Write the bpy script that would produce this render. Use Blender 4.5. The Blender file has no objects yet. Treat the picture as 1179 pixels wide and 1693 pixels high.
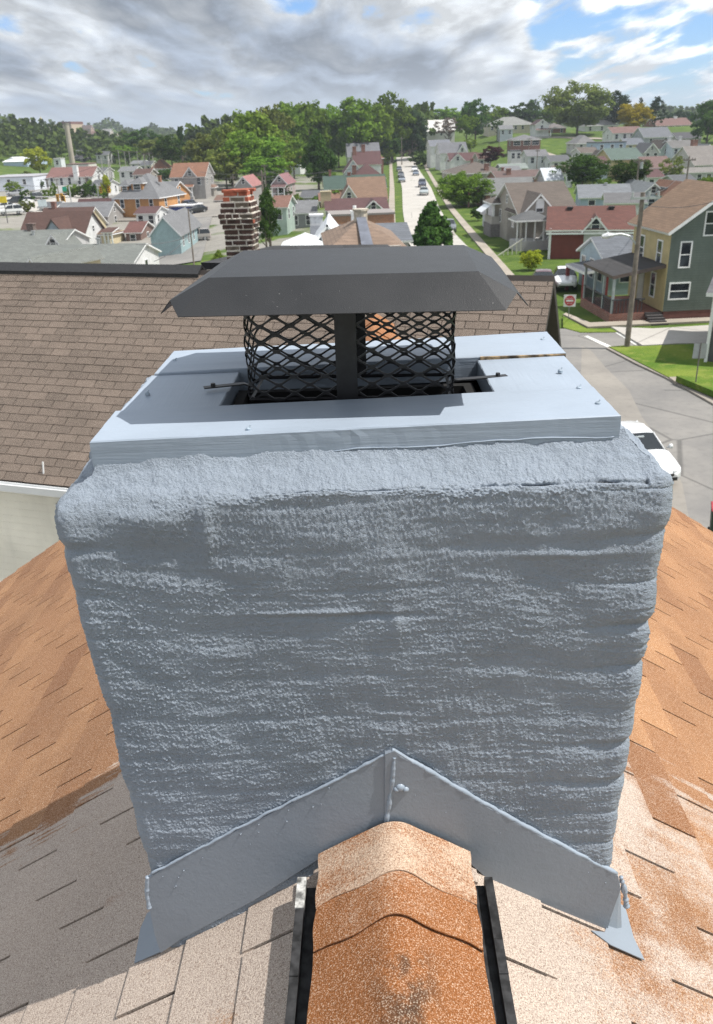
import bpy, math, random
import numpy as np
from mathutils import Vector, Matrix

# ------------------------------------------------------------------ scene, camera, sky, sun, exposure
SC = bpy.context.scene
COL = SC.collection
R_ = math.radians
F, CX, CY = 1390.0, 589.5, 846.5          # focal length and centre in photo pixels (1179 x 1693)
PITCH, ROLL, CAMH = R_(24.3), R_(1.9), 12.0
_f = np.array([0, math.cos(PITCH), -math.sin(PITCH)])
_r = np.array([1.0, 0, 0]); _u = np.cross(_r, _f)
RX = math.cos(ROLL) * _r - math.sin(ROLL) * _u
UX = math.sin(ROLL) * _r + math.cos(ROLL) * _u
CAM = np.array([0, 0, CAMH])
cam_d = bpy.data.cameras.new("camera"); cam = bpy.data.objects.new("camera", cam_d); COL.objects.link(cam)
cam.matrix_world = Matrix(((RX[0], UX[0], -_f[0], 0), (RX[1], UX[1], -_f[1], 0), (RX[2], UX[2], -_f[2], CAMH), (0, 0, 0, 1)))
cam_d.sensor_fit = 'VERTICAL'; cam_d.sensor_height = 24.0
cam_d.lens = 24.0 * F / 1693.0
cam_d.clip_start = 0.05; cam_d.clip_end = 12000
cam_d.dof.use_dof = True; cam_d.dof.focus_distance = 1.32
cam_d.dof.aperture_fstop = (cam_d.lens / 1000.0) / 0.0020
SC.camera = cam
SC.render.resolution_x, SC.render.resolution_y = 713, 1024
SC.view_settings.view_transform = 'Standard'
SC.view_settings.look = 'None'
SC.view_settings.gamma = 1.0
SC.view_settings.exposure = 0.4
SC.cycles.use_denoising = True
SC.cycles.denoising_prefilter = 'NONE'
SC.cycles.max_bounces = 5; SC.cycles.diffuse_bounces = 3; SC.cycles.glossy_bounces = 3
SC.cycles.transmission_bounces = 3; SC.cycles.transparent_max_bounces = 6

SUN = Vector((0.50, -0.080, 0.86)).normalized()
SUN_EL = math.asin(SUN.z); SUN_AZ = math.atan2(SUN.x, SUN.y)
sl = bpy.data.lights.new("sun", 'SUN'); sl.energy = 5.0; sl.angle = R_(0.53); sl.color = (1.0, 0.955, 0.89)
so = bpy.data.objects.new("sun", sl); COL.objects.link(so)
so.rotation_euler = (-SUN).to_track_quat('-Z', 'Y').to_euler(); so.location = (20, -10, 60)


class NT:
    """small helper round a node tree"""
    def __init__(s, tree):
        s.t = tree; s.n = tree.nodes; s.l = tree.links

    def new(s, typ, **kw):
        nd = s.n.new(typ)
        for k, v in kw.items():
            if k == 'ins':
                for i, val in v.items():
                    if hasattr(val, 'is_output'):
                        s.l.new(val, nd.inputs[i])
                    else:
                        nd.inputs[i].default_value = val
            else:
                setattr(nd, k, v)
        return nd

    def math(s, op, a, b=0.0, c=None, clamp=False):
        nd = s.new('ShaderNodeMath', operation=op, use_clamp=clamp)
        for i, v in enumerate((a, b) if c is None else (a, b, c)):
            if hasattr(v, 'is_output'): s.l.new(v, nd.inputs[i])
            else: nd.inputs[i].default_value = v
        return nd.outputs[0]

    def vmath(s, op, a, b=(0, 0, 0)):
        nd = s.new('ShaderNodeVectorMath', operation=op)
        for i, v in enumerate((a, b)):
            if hasattr(v, 'is_output'): s.l.new(v, nd.inputs[i])
            else: nd.inputs[i].default_value = v
        return nd.outputs[0] if op not in ('DOT_PRODUCT', 'LENGTH') else nd.outputs['Value']

    def noise(s, vec, scale, detail=4, rough=0.55, dist=0.0):
        nd = s.new('ShaderNodeTexNoise')
        if vec is not None: s.l.new(vec, nd.inputs['Vector'])
        nd.inputs['Scale'].default_value = scale; nd.inputs['Detail'].default_value = detail
        nd.inputs['Roughness'].default_value = rough; nd.inputs['Distortion'].default_value = dist
        return nd.outputs['Fac']

    def sstep(s, v, a, b, lo=0.0, hi=1.0):
        nd = s.new('ShaderNodeMapRange', interpolation_type='SMOOTHSTEP')
        s.l.new(v, nd.inputs[0])
        for i, q in enumerate((a, b, lo, hi)): nd.inputs[i + 1].default_value = q
        return nd.outputs[0]

    def mix(s, fac, a, b, blend='MIX'):
        nd = s.new('ShaderNodeMix', data_type='RGBA', blend_type=blend)
        for i, v in ((0, fac), (6, a), (7, b)):
            if hasattr(v, 'is_output'): s.l.new(v, nd.inputs[i])
            else: nd.inputs[i].default_value = v if i == 0 else (tuple(v) + (1,))[:4]
        return nd.outputs[2]


world = bpy.data.worlds.new("World"); SC.world = world; world.use_nodes = True
w = NT(world.node_tree)
for nd in list(w.n): w.n.remove(nd)
tc = w.new('ShaderNodeTexCoord'); vdir = w.vmath('NORMALIZE', tc.outputs['Generated'])
sx = w.new('ShaderNodeSeparateXYZ', ins={0: vdir})
zc = w.math('ADD', w.math('MAXIMUM', sx.outputs[2], 0.0), 0.105)
pv = w.new('ShaderNodeCombineXYZ', ins={0: w.math('DIVIDE', sx.outputs[0], zc), 1: w.math('MULTIPLY', w.math('DIVIDE', sx.outputs[1], zc), 0.36), 2: 0.0}).outputs[0]
pv = w.vmath('ADD', pv, (3.1, 7.4, 0.0))


def skyblob(x, y, rad):
    """0..1 weight round one direction of the sky"""
    d = _f + RX * (x - CX) / F - UX * (y - CY) / F
    d = d / np.linalg.norm(d)
    dt = w.vmath('DOT_PRODUCT', vdir, tuple(d))
    return w.sstep(dt, math.cos(rad), 1.0)


big = w.noise(pv, 1.1, 3, 0.5, 0.3)                       # cloud masses
n2 = w.noise(pv, 2.7, 6, 0.55, 0.25)                     # billows
n3 = w.noise(w.vmath('ADD', pv, (0.09, -0.13, 0.0)), 2.7, 6, 0.55, 0.25)
dens = w.math('ADD', w.math('MULTIPLY', big, 0.55), w.math('MULTIPLY', n2, 0.45))
gap = w.math('ADD', w.math('ADD', skyblob(1020, 60, 0.10), skyblob(1120, 100, 0.07)), skyblob(930, 20, 0.06), clamp=True)
thick = w.math('ADD', w.math('MULTIPLY', skyblob(180, 25, 0.22), 0.10), w.math('ADD', w.math('MULTIPLY', skyblob(590, 135, 0.12), 0.14), w.math('MULTIPLY', skyblob(420, 20, 0.12), 0.05)))
dens = w.math('SUBTRACT', dens, w.math('MULTIPLY', gap, 0.125))
mask = w.sstep(dens, 0.345, 0.42)
thk = w.sstep(w.math('ADD', dens, thick), 0.43, 0.66)
over = w.sstep(sx.outputs[2], 0.24, 0.5)
ccol = w.mix(thk, (0.90, 0.93, 0.95), (0.26, 0.305, 0.375))
lit = w.math('ADD', 1.0, w.math('MULTIPLY', w.math('SUBTRACT', n2, n3), 3.6))
lit = w.math('MINIMUM', w.math('MAXIMUM', lit, 0.72), 1.75)
ccol = w.mix(1.0, ccol, w.new('ShaderNodeCombineXYZ', ins={0: lit, 1: lit, 2: lit}).outputs[0], 'MULTIPLY')
ccol = w.mix(over, ccol, (0.72, 0.77, 0.84))
sky = w.new('ShaderNodeTexSky', sky_type='NISHITA', sun_disc=False)
sky.sun_elevation = SUN_EL; sky.sun_rotation = SUN_AZ; sky.altitude = 300; sky.air_density = 1.0; sky.dust_density = 0.4
skyc = w.mix(1.0, sky.outputs[0], (0.062, 0.098, 0.15), 'MULTIPLY')
low = w.sstep(sx.outputs[2], 0.005, 0.06, 0.6, 0.0)
ccol = w.mix(low, ccol, (0.58, 0.68, 0.78))
fin = w.mix(mask, skyc, ccol)
bg = w.new('ShaderNodeBackground', ins={0: fin, 1: 0.84})
wo = w.new('ShaderNodeOutputWorld', ins={0: bg.outputs[0]})


# ------------------------------------------------------------------ pixel -> place helpers (photo pixel + real distance)
def ray(x, y): return _f + RX * (x - CX) / F - UX * (y - CY) / F


def onY(x, y, Y):
    d = ray(x, y); return CAM + d * (Y / d[1])


def onZ(x, y, Z=0.0):
    d = ray(x, y); return CAM + d * ((Z - CAMH) / d[2])


def mpp(x, y, Y): return float((onY(x, y, Y) - CAM) @ _f) / F


def sm(v, a, b):
    t = np.clip((v - a) / (b - a), 0, 1); return t * t * (3 - 2 * t)


def terrain(x, y):
    x = np.asarray(x, float); y = np.asarray(y, float)
    r = np.hypot(x, y); az = np.degrees(np.arctan2(x, np.maximum(y, 1e-3)))
    z = -4.2 * np.exp(-(((x + 42) / 34) ** 2 + ((y - 122) / 50) ** 2))
    z = z + 10.5 * sm(y, 225, 400) * sm(x, 22, 70) + 4.0 * sm(y, 300, 420) * (1 - sm(x, 22, 70)) * sm(x, -90, -30)
    z = z + 17 * np.exp(-(((x + 225) / 85) ** 2 + ((y - 500) / 110) ** 2))
    el = np.interp(az, [-60, -26, -22.5, -20, -17.5, -14.5, -11, -9, -4, 10, 60], [1.0, 1.35, 1.45, 0.95, 0.62, 0.65, 0.2, 0.05, 0.2, 0.0, 0.0])
    hh = 1500 * np.tan(np.radians(el)) + 8 + 5 * np.sin(az * 2.1) + 3 * np.sin(az * 5.3 + 1)
    far = np.where(y > 0, 1.0, 0.3) * hh * (sm(r, 800, 1500) - 0.35 * sm(r, 1600, 3000))
    return z + far


# ------------------------------------------------------------------ mesh helpers
class MB:
    def __init__(s): s.v = []; s.f = []; s.m = []

    def add(s, vs, fs, mi=0):
        o = len(s.v); s.v += [tuple(map(float, p)) for p in vs]
        s.f += [tuple(i + o for i in f) for f in fs]; s.m += [mi] * len(fs); return s

    def box(s, x0, x1, y0, y1, z0, z1, mi=0):
        return s.add([(x0, y0, z0), (x1, y0, z0), (x1, y1, z0), (x0, y1, z0), (x0, y0, z1), (x1, y0, z1), (x1, y1, z1), (x0, y1, z1)],
                     [(0, 3, 2, 1), (4, 5, 6, 7), (0, 1, 5, 4), (1, 2, 6, 5), (2, 3, 7, 6), (3, 0, 4, 7)], mi)

    def slab(s, quad, t, mi=0, ms=None, ri=-1):
        """quad (4 or more points, ccw from above) thickened downward by t"""
        q = [Vector(p) for p in quad]; n = (q[1] - q[0]).cross(q[-1] - q[0]).normalized()
        k = len(q); lo = [p - n * t for p in q]
        s.add(q + lo, [tuple(range(k))], mi)
        o = len(s.v) - 2 * k
        ms = mi if ms is None else ms
        s.f.append(tuple(o + k + i for i in reversed(range(k)))); s.m.append(ms)
        for i in range(k):
            j = (i + 1) % k
            s.f.append((o + i, o + k + i, o + k + j, o + j)); s.m.append(mi if i == ri else ms)
        return s

    def prism(s, poly, axis, a, b, mi=0):
        """poly: 2D points; axis 'x','y','z' is the extrusion axis"""
        def P(p, t):
            return {'x': (t, p[0], p[1]), 'y': (p[0], t, p[1]), 'z': (p[0], p[1], t)}[axis]
        k = len(poly)
        return s.add([P(p, a) for p in poly] + [P(p, b) for p in poly],
                     [tuple(range(k)), tuple(reversed(range(k, 2 * k)))] + [(i, i + k, (i + 1) % k + k, (i + 1) % k) for i in range(k)], mi)

    def tube(s, pts, rad, n=6, mi=0, cap=True):
        pts = [Vector(p) for p in pts]; k = len(pts)
        rads = rad if isinstance(rad, (list, tuple)) else [rad] * k
        o = len(s.v); ref = None
        for i, p in enumerate(pts):
            d = (pts[min(i + 1, k - 1)] - pts[max(i - 1, 0)]).normalized()
            if ref is None: ref = Vector((0, 0, 1)) if abs(d.z) < .9 else Vector((1, 0, 0))
            a = d.cross(ref).normalized(); b = d.cross(a)
            for j in range(n):
                t = 2 * math.pi * j / n
                s.v.append(tuple(p + (a * math.cos(t) + b * math.sin(t)) * rads[i]))
        for i in range(k - 1):
            for j in range(n):
                s.f.append((o + i * n + j, o + i * n + (j + 1) % n, o + (i + 1) * n + (j + 1) % n, o + (i + 1) * n + j)); s.m.append(mi)
        if cap:
            s.f.append(tuple(o + j for j in reversed(range(n)))); s.m.append(mi)
            s.f.append(tuple(o + (k - 1) * n + j for j in range(n))); s.m.append(mi)
        return s

    def mesh(s, name):
        me = bpy.data.meshes.new(name); me.from_pydata(s.v, [], s.f)
        return me

    def build(s, name, mats, parent=None, smooth=False, bevel=0.0):
        me = s.mesh(name)
        mats = mats if isinstance(mats, (list, tuple)) else [mats]
        for m_ in mats: me.materials.append(m_)
        if len(mats) > 1: me.polygons.foreach_set('material_index', s.m)
        if smooth: me.polygons.foreach_set('use_smooth', [True] * len(me.polygons))
        me.update()
        o = link(name, me, parent)
        if bevel:
            b = o.modifiers.new('bevel', 'BEVEL'); b.width = bevel; b.segments = 2; b.limit_method = 'ANGLE'
        return o


def link(name, me, parent=None):
    o = bpy.data.objects.new(name, me); COL.objects.link(o)
    if parent is not None: o.parent = parent
    return o


def tag(o, label, cat, group=None, kind=None):
    o['label'] = label
    if cat: o['category'] = cat
    if group: o['group'] = group
    if kind: o['kind'] = kind
    return o


def empty(name, loc, rz=0.0):
    o = bpy.data.objects.new(name, None); COL.objects.link(o)
    o.location = tuple(map(float, loc)); o.rotation_euler = (0, 0, rz); o.empty_display_size = 0.3
    return o


def grid_mesh(name, P, mats, parent=None, attr=None, closed=False):
    """P: (rows, cols, 3) array -> one smooth mesh"""
    r, c = P.shape[:2]
    idx = np.arange(r * c).reshape(r, c)
    if closed: idx = np.concatenate([idx, idx[:, :1]], 1)
    q = np.stack([idx[:-1, :-1], idx[:-1, 1:], idx[1:, 1:], idx[1:, :-1]], -1).reshape(-1, 4)
    me = bpy.data.meshes.new(name)
    me.vertices.add(r * c); me.vertices.foreach_set('co', P.reshape(-1).astype(np.float32))
    n = len(q); me.loops.add(4 * n); me.loops.foreach_set('vertex_index', q.reshape(-1).astype(np.int32))
    me.polygons.add(n); me.polygons.foreach_set('loop_start', np.arange(0, 4 * n, 4, dtype=np.int32))
    me.polygons.foreach_set('use_smooth', np.ones(n, bool))
    me.update(calc_edges=True)
    if attr:
        for k, v in attr.items():
            a = me.attributes.new(k, 'FLOAT', 'POINT'); a.data.foreach_set('value', v.reshape(-1).astype(np.float32))
    me.materials.append(mats)
    return link(name, me, parent)


_rng = np.random.default_rng(11)
_perm = _rng.permutation(512); _perm = np.concatenate([_perm, _perm, _perm])
_grad = _rng.normal(size=(512, 3)); _grad /= np.linalg.norm(_grad, axis=1, keepdims=True)


def perlin(p):
    p = np.asarray(p, float); i = np.floor(p).astype(int); f = p - i; i &= 511
    u = f * f * f * (f * (f * 6 - 15) + 10)
    out = 0
    for dx in (0, 1):
        for dy in (0, 1):
            for dz in (0, 1):
                h = _perm[_perm[_perm[(i[..., 0] + dx) & 511] + ((i[..., 1] + dy) & 511)] + ((i[..., 2] + dz) & 511)]
                g = _grad[h]
                d = (f[..., 0] - dx) * g[..., 0] + (f[..., 1] - dy) * g[..., 1] + (f[..., 2] - dz) * g[..., 2]
                w_ = (u[..., 0] if dx else 1 - u[..., 0]) * (u[..., 1] if dy else 1 - u[..., 1]) * (u[..., 2] if dz else 1 - u[..., 2])
                out = out + d * w_
    return out * 1.6


def fbm(p, oct=4, gain=0.5):
    p = np.asarray(p, float); a = 1.0; o = 0
    for k in range(oct):
        o = o + a * perlin(p * 2 ** k + 17.3 * k); a *= gain
    return o


# ------------------------------------------------------------------ materials
_mc = {}


def newmat(name):
    m = bpy.data.materials.new(name); m.use_nodes = True
    t = NT(m.node_tree); b = t.n['Principled BSDF']
    return m, t, b


def setp(t, b, name, v):
    if hasattr(v, 'is_output'): t.l.new(v, b.inputs[name])
    else: b.inputs[name].default_value = v


def obco(t): return t.new('ShaderNodeTexCoord').outputs['Object']


def bump(t, b, h, strength, dist):
    nd = t.new('ShaderNodeBump'); nd.inputs['Strength'].default_value = strength; nd.inputs['Distance'].default_value = dist
    t.l.new(h, nd.inputs['Height']); t.l.new(nd.outputs[0], b.inputs['Normal'])


def c4(c): return (c[0], c[1], c[2], 1.0)


def sc(c, k): return tuple(min(1.0, v * k) for v in c)


def plain(c, rough=0.6, metal=0.0, var=0.12, scale=3.0):
    key = ('plain', c, rough, metal, var, scale)
    if key in _mc: return _mc[key]
    m, t, b = newmat('plain_paint')
    n = t.noise(obco(t), scale, 5)
    t.l.new(t.mix(t.sstep(n, .3, .7), sc(c, 1 - var), sc(c, 1 + var)), b.inputs['Base Color'])
    setp(t, b, 'Roughness', rough); setp(t, b, 'Metallic', metal)
    _mc[key] = m; return m


def siding(c, pitch=0.2):
    key = ('siding', c, pitch)
    if key in _mc: return _mc[key]
    m, t, b = newmat('lap_siding'); c = sc(c, .92)
    co = obco(t); s = t.new('ShaderNodeSeparateXYZ', ins={0: co})
    fr = t.math('FRACT', t.math('DIVIDE', s.outputs[2], pitch))
    n = t.noise(co, 1.3, 5)
    st = t.noise(t.vmath('MULTIPLY', co, (2.0, 2.0, 0.25)), 2.0, 4)
    colr = t.mix(t.sstep(n, .3, .7), sc(c, .88), sc(c, 1.08))
    colr = t.mix(t.sstep(st, .5, .8, 0, .35), colr, sc(c, .62))
    t.l.new(colr, b.inputs['Base Color']); setp(t, b, 'Roughness', .65)
    bump(t, b, fr, .9, .02)
    _mc[key] = m; return m


def brick(c=(.20, .07, .045), mortar=(.30, .27, .24), sx_=.22, sz_=.075):
    key = ('brick', c, mortar, sx_)
    if key in _mc: return _mc[key]
    m, t, b = newmat('brickwork')
    co = obco(t); s = t.new('ShaderNodeSeparateXYZ', ins={0: co})
    v = t.new('ShaderNodeCombineXYZ', ins={0: t.math('ADD', s.outputs[0], s.outputs[1]), 1: s.outputs[2], 2: 0.0}).outputs[0]
    br = t.new('ShaderNodeTexBrick', ins={0: v, 1: c4(sc(c, .8)), 2: c4(sc(c, 1.25)), 3: c4(mortar), 4: 1.0, 5: .008, 6: .1, 7: 0.0, 8: sx_, 9: sz_})
    n = t.noise(co, .8, 5)
    t.l.new(t.mix(t.sstep(n, .35, .75, 0, .4), br.outputs[0], sc(c, .6)), b.inputs['Base Color'])
    setp(t, b, 'Roughness', .85); bump(t, b, br.outputs[1], -.5, .01)
    _mc[key] = m; return m


def shingle(c, streak=.3):
    key = ('shingle', c)
    if key in _mc: return _mc[key]
    m, t, b = newmat('asphalt_shingle'); c = sc(c, .70)
    co = obco(t); s = t.new('ShaderNodeSeparateXYZ', ins={0: co})
    v = t.new('ShaderNodeCombineXYZ', ins={0: t.math('ADD', s.outputs[0], s.outputs[1]), 1: s.outputs[2], 2: 0.0}).outputs[0]
    br = t.new('ShaderNodeTexBrick', ins={0: v, 1: c4(sc(c, .82)), 2: c4(sc(c, 1.18)), 3: c4(sc(c, .6)), 4: 1.0, 5: .01, 6: .4, 7: 0.0, 8: .5, 9: .11})
    n = t.noise(co, .5, 6, .6); g = t.noise(co, 9, 3)
    col = t.mix(t.sstep(n, .3, .75, 0, .6), br.outputs[0], sc(c, .72))
    col = t.mix(t.sstep(g, .45, .75, 0, .35), col, sc(c, 1.35))
    t.l.new(col, b.inputs['Base Color']); setp(t, b, 'Roughness', .9)
    _mc[key] = m; return m


def glass():
    if 'glass' in _mc: return _mc['glass']
    m, t, b = newmat('window_glass')
    n = t.noise(obco(t), .9, 2)
    t.l.new(t.mix(t.sstep(n, .4, .65), (.012, .015, .02), (.05, .06, .07)), b.inputs['Base Color'])
    setp(t, b, 'Roughness', .06); setp(t, b, 'Specular IOR Level', .6)
    _mc['glass'] = m; return m


def leafmat(c, c2, name='leaves', transl=.35):
    key = ('leaf', c, c2)
    if key in _mc: return _mc[key]
    m, t, b = newmat(name)
    c, c2 = sc(c, 1.8), sc(c2, 1.8)
    g = t.new('ShaderNodeNewGeometry').outputs['Random Per Island']
    oi = t.new('ShaderNodeObjectInfo').outputs['Random']
    n = t.noise(obco(t), 3.0, 3)
    fac = t.math('ADD', t.math('MULTIPLY', g, .55), t.math('MULTIPLY', t.sstep(n, .35, .65), .45))
    col = t.mix(fac, c, c2)
    hs = t.new('ShaderNodeHueSaturation', ins={4: col})
    t.l.new(t.math('ADD', .75, t.math('MULTIPLY', oi, .5)), hs.inputs[2])
    t.l.new(t.math('ADD', .485, t.math('MULTIPLY', oi, .025)), hs.inputs[0])
    dif = t.new('ShaderNodeBsdfDiffuse', ins={0: hs.outputs[0]})
    tr = t.new('ShaderNodeBsdfTranslucent', ins={0: hs.outputs[0]})
    mx = t.new('ShaderNodeMixShader', ins={0: transl, 1: dif.outputs[0], 2: tr.outputs[0]})
    t.l.new(mx.outputs[0], t.n['Material Output'].inputs[0])
    _mc[key] = m; return m


BARK = plain((.09, .07, .055), .9, 0, .35, 6)
WHITE = plain((.72, .73, .73), .5, 0, .06, 2)
DARKWOOD = plain((.13, .11, .095), .85, 0, .3, 4)
BLACK = plain((.012, .012, .013), .5, 0, .3, 20)
GALV = plain((.45, .47, .48), .4, .6, .1, 8)
CONC = None

# ------------------------------------------------------------------ near materials
def roof_near(base_a, base_b, pale=None, dirty=None, band=None):
    """granule-covered shingle, one tint per tab (attribute 'tint'), pale weathering where 'pale' attribute says so"""
    m, t, b = newmat('granule_shingle')
    co = obco(t)
    at = t.new('ShaderNodeAttribute', attribute_name='tint').outputs['Fac']
    n = t.noise(co, 2.2, 6, .6)
    col = t.mix(at, base_a, base_b)
    col = t.mix(t.sstep(n, .35, .72, 0, .55), col, sc(base_a, .78))
    if dirty:
        sx3 = t.new('ShaderNodeSeparateXYZ', ins={0: co})
        ax = t.math('ABSOLUTE', t.math('ADD', sx3.outputs[0], -.012))
        blot = t.math('MULTIPLY', t.sstep(ax, .075, .0), t.sstep(sx3.outputs[1], .86, .80))
        blot = t.math('MULTIPLY', blot, t.sstep(t.noise(co, 16.0, 6, .7), .42, .62))
        col = t.mix(t.math('MULTIPLY', blot, .85), col, (.035, .026, .02))
        st = t.noise(t.vmath('MULTIPLY', co, (6, 1.2, 1)), 2.0, 5, .6)
        col = t.mix(t.sstep(st, .55, .75, 0, .6), col, dirty)
    if pale:
        pa = t.new('ShaderNodeAttribute', attribute_name='pale').outputs['Fac']
        if band:
            sp = t.new('ShaderNodeSeparateXYZ', ins={0: co})
            stn = t.noise(t.vmath('MULTIPLY', co, (1.6, 26, 1.6)), 1.0, 4, .6)
            yn = t.math('ADD', sp.outputs[1], t.math('ADD', t.math('MULTIPLY', t.math('SUBTRACT', stn, .5), .85), t.math('MULTIPLY', t.math('SUBTRACT', t.noise(co, 2.4, 4), .5), .25)))
            zone = t.sstep(yn, band[1], band[0])
            right = t.sstep(sp.outputs[0], .05, .5, 0, .52)
            pa = t.math('ADD', pa, t.math('SUBTRACT', t.math('MULTIPLY', zone, 1.25), right))
        n2 = t.noise(co, 5.0, 7, .65); n3 = t.noise(t.vmath('MULTIPLY', co, (1.0, 4.0, 1)), 3.0, 6, .6)
        pm = t.math('ADD', pa, t.math('ADD', t.math('MULTIPLY', t.math('SUBTRACT', n2, .5), 1.5), t.math('MULTIPLY', t.math('SUBTRACT', n3, .5), 1.1)))
        gr = t.noise(co, 240.0, 2, .6)
        pm = t.math('ADD', pm, t.math('MULTIPLY', t.math('SUBTRACT', gr, .5), .9))
        pf = t.sstep(pm, .3, .85, 0, .88)
        pc = t.mix(t.noise(co, 3.2, 5), pale, sc(pale, .72))
        col = t.mix(pf, col, pc)
    g1 = t.noise(co, 430.0, 2, .7); g2 = t.noise(co, 190.0, 2, .6)
    col = t.mix(t.sstep(g1, .52, .66, 0, .58), col, t.mix(.55, col, (.95, .82, .66)))
    col = t.mix(t.sstep(g1, .47, .34, 0, .65), col, sc(base_a, .30))
    col = t.mix(t.sstep(g2, .45, .3, 0, .35), col, sc(base_a, .45))
    t.l.new(col, b.inputs['Base Color']); setp(t, b, 'Roughness', .92); setp(t, b, 'Specular IOR Level', .2)
    bump(t, b, t.math('ADD', g1, t.math('MULTIPLY', g2, .8)), .55, .0025)
    return m


def paint(c, rough=.55, grain=None, bumpd=.0008, scale=160.0, crack=False):
    m, t, b = newmat('masonry_paint')
    co = obco(t); n = t.noise(co, 5.0, 5)
    col = t.mix(t.sstep(n, .3, .7), sc(c, .93), sc(c, 1.05))
    if crack:
        ca = t.new('ShaderNodeAttribute', attribute_name='crack').outputs['Fac']
        col = t.mix(ca, col, (.012, .011, .01))
    t.l.new(col, b.inputs['Base Color']); setp(t, b, 'Roughness', rough); setp(t, b, 'Specular IOR Level', .35)
    if grain:
        g = t.noise(t.vmath('MULTIPLY', co, grain), 1.0, 6, .65)
        h = t.math('ADD', t.math('MULTIPLY', g, 1.0), t.math('MULTIPLY', t.noise(co, 9.0, 3), .5))
    else:
        h = t.math('ADD', t.noise(co, scale, 4, .65), t.math('MULTIPLY', t.noise(co, scale * 3.1, 2, .6), .45))
    bump(t, b, h, 1.0, bumpd)
    return m


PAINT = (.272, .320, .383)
M_STUCCO = paint((.272, .315, .373), .42, None, .0034, 320.0, crack=True)  # same paint as the boards; front's shade put into a slightly darker, greyer colour
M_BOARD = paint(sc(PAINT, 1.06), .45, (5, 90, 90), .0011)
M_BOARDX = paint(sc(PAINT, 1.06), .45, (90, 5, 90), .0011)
M_FLASH = paint((.215, .246, .288), .42, None, .0006, 60.0)  # board paint again, darkened in colour to deepen the shaded front
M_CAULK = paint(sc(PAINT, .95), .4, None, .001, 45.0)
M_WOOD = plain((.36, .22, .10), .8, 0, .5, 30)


def hoodmat():
    m, t, b = newmat('black_textured_powder_coat')
    co = obco(t); g = t.noise(co, 700.0, 2, .6); n = t.noise(co, 7.0, 5, .6); sp = t.noise(co, 190.0, 3, .7); sc_ = t.noise(co, 24.0, 6, .7)
    col = t.mix(t.sstep(n, .3, .7), (.006, .0062, .007), (.012, .0123, .0135))
    col = t.mix(t.sstep(sp, .70, .76, 0, .55), col, (.35, .35, .34))
    col = t.mix(t.sstep(sc_, .66, .72, 0, .4), col, (.16, .16, .16))
    t.l.new(col, b.inputs['Base Color'])
    t.l.new(t.math('ADD', .33, t.math('MULTIPLY', n, .18)), b.inputs['Roughness']); setp(t, b, 'Specular IOR Level', .5)
    bump(t, b, g, .8, .00045)
    return m


M_HOOD = hoodmat()
M_STEEL = plain((.014, .014, .016), .45, 0, .3, 60)
M_SOOT = plain((.006, .006, .006), .95, 0, .3, 10)
M_SCREW = plain((.30, .36, .42), .45, 0, .2, 90)
M_RUBBER = plain((.016, .016, .017), .6, 0, .5, 40)
M_ORANGE = roof_near((.205, .088, .038), (.365, .19, .09), pale=(.475, .41, .36), band=(1.66, 1.86))
M_CAPSH = roof_near((.235, .088, .028), (.31, .125, .045), pale=(.54, .41, .31), dirty=(.10, .05, .025))
M_BROWN = roof_near((.088, .068, .058), (.140, .108, .090))
M_BROWND = plain((.018, .014, .012), .95, 0, .2, 5)


def shingle_plane(name, mat, parent, L, slope_len, expo, tab, origin, du, dv, dn, pale=None, ragged=.0, seed=1, gap=.0035, butt=.0066):
    """real tabs: rows up-slope (dv), tabs along du; each tab a thin wedge. origin = lower corner"""
    rg = np.random.default_rng(seed)
    O, DU, DV, DN = (np.array(a, float) for a in (origin, du, dv, dn))
    rows = int(math.ceil(slope_len / expo)); vs, fs, tint, pal = [], [], [], []
    for r in range(rows):
        v0 = r * expo; v1 = min((r + 1) * expo + .02, slope_len)
        off = (r % 2) * tab * .5 + rg.uniform(-.02, .02)
        ph = rg.uniform(.8, 1.15)
        x = -off
        while x < L:
            x0 = max(0, x + gap); x1 = min(L, x + tab - gap); x += tab
            if x1 - x0 < .01: continue
            dvv = rg.uniform(-.004, .004) + ragged * rg.normal()
            a0 = v0 + dvv + rg.normal() * .0012; a1 = v0 + dvv + rg.normal() * .0012
            t0 = butt * ph + rg.uniform(0, .0015)
            o = len(vs)
            P = lambda uu, vv, nn: O + DU * uu + DV * vv + DN * nn
            vs += [P(x0, a0, t0), P(x1, a1, t0), P(x1, v1, .0008), P(x0, v1, .0008), P(x0, a0, -.002), P(x1, a1, -.002), P(x0, v1, -.002), P(x1, v1, -.002)]
            fs += [(o, o + 1, o + 2, o + 3), (o + 4, o + 5, o + 1, o), (o + 5, o + 7, o + 2, o + 1), (o + 6, o + 4, o, o + 3)]
            tt = np.clip(rg.normal(.5, .22), 0, 1); tint += [tt] * 8
            c = P((x0 + x1) / 2, v0, 0)
            pal += [float(np.clip((pale(c) if pale else 0), -1, 2)) + rg.normal() * .12] * 8
    vs = np.array(vs)
    me = bpy.data.meshes.new(name); me.from_pydata(vs.tolist(), [], fs); me.materials.append(mat)
    for k, vals in (('tint', tint), ('pale', pal)):
        a = me.attributes.new(k, 'FLOAT', 'POINT'); a.data.foreach_set('value', np.array(vals, np.float32))
    return link(name, me, parent)


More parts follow.
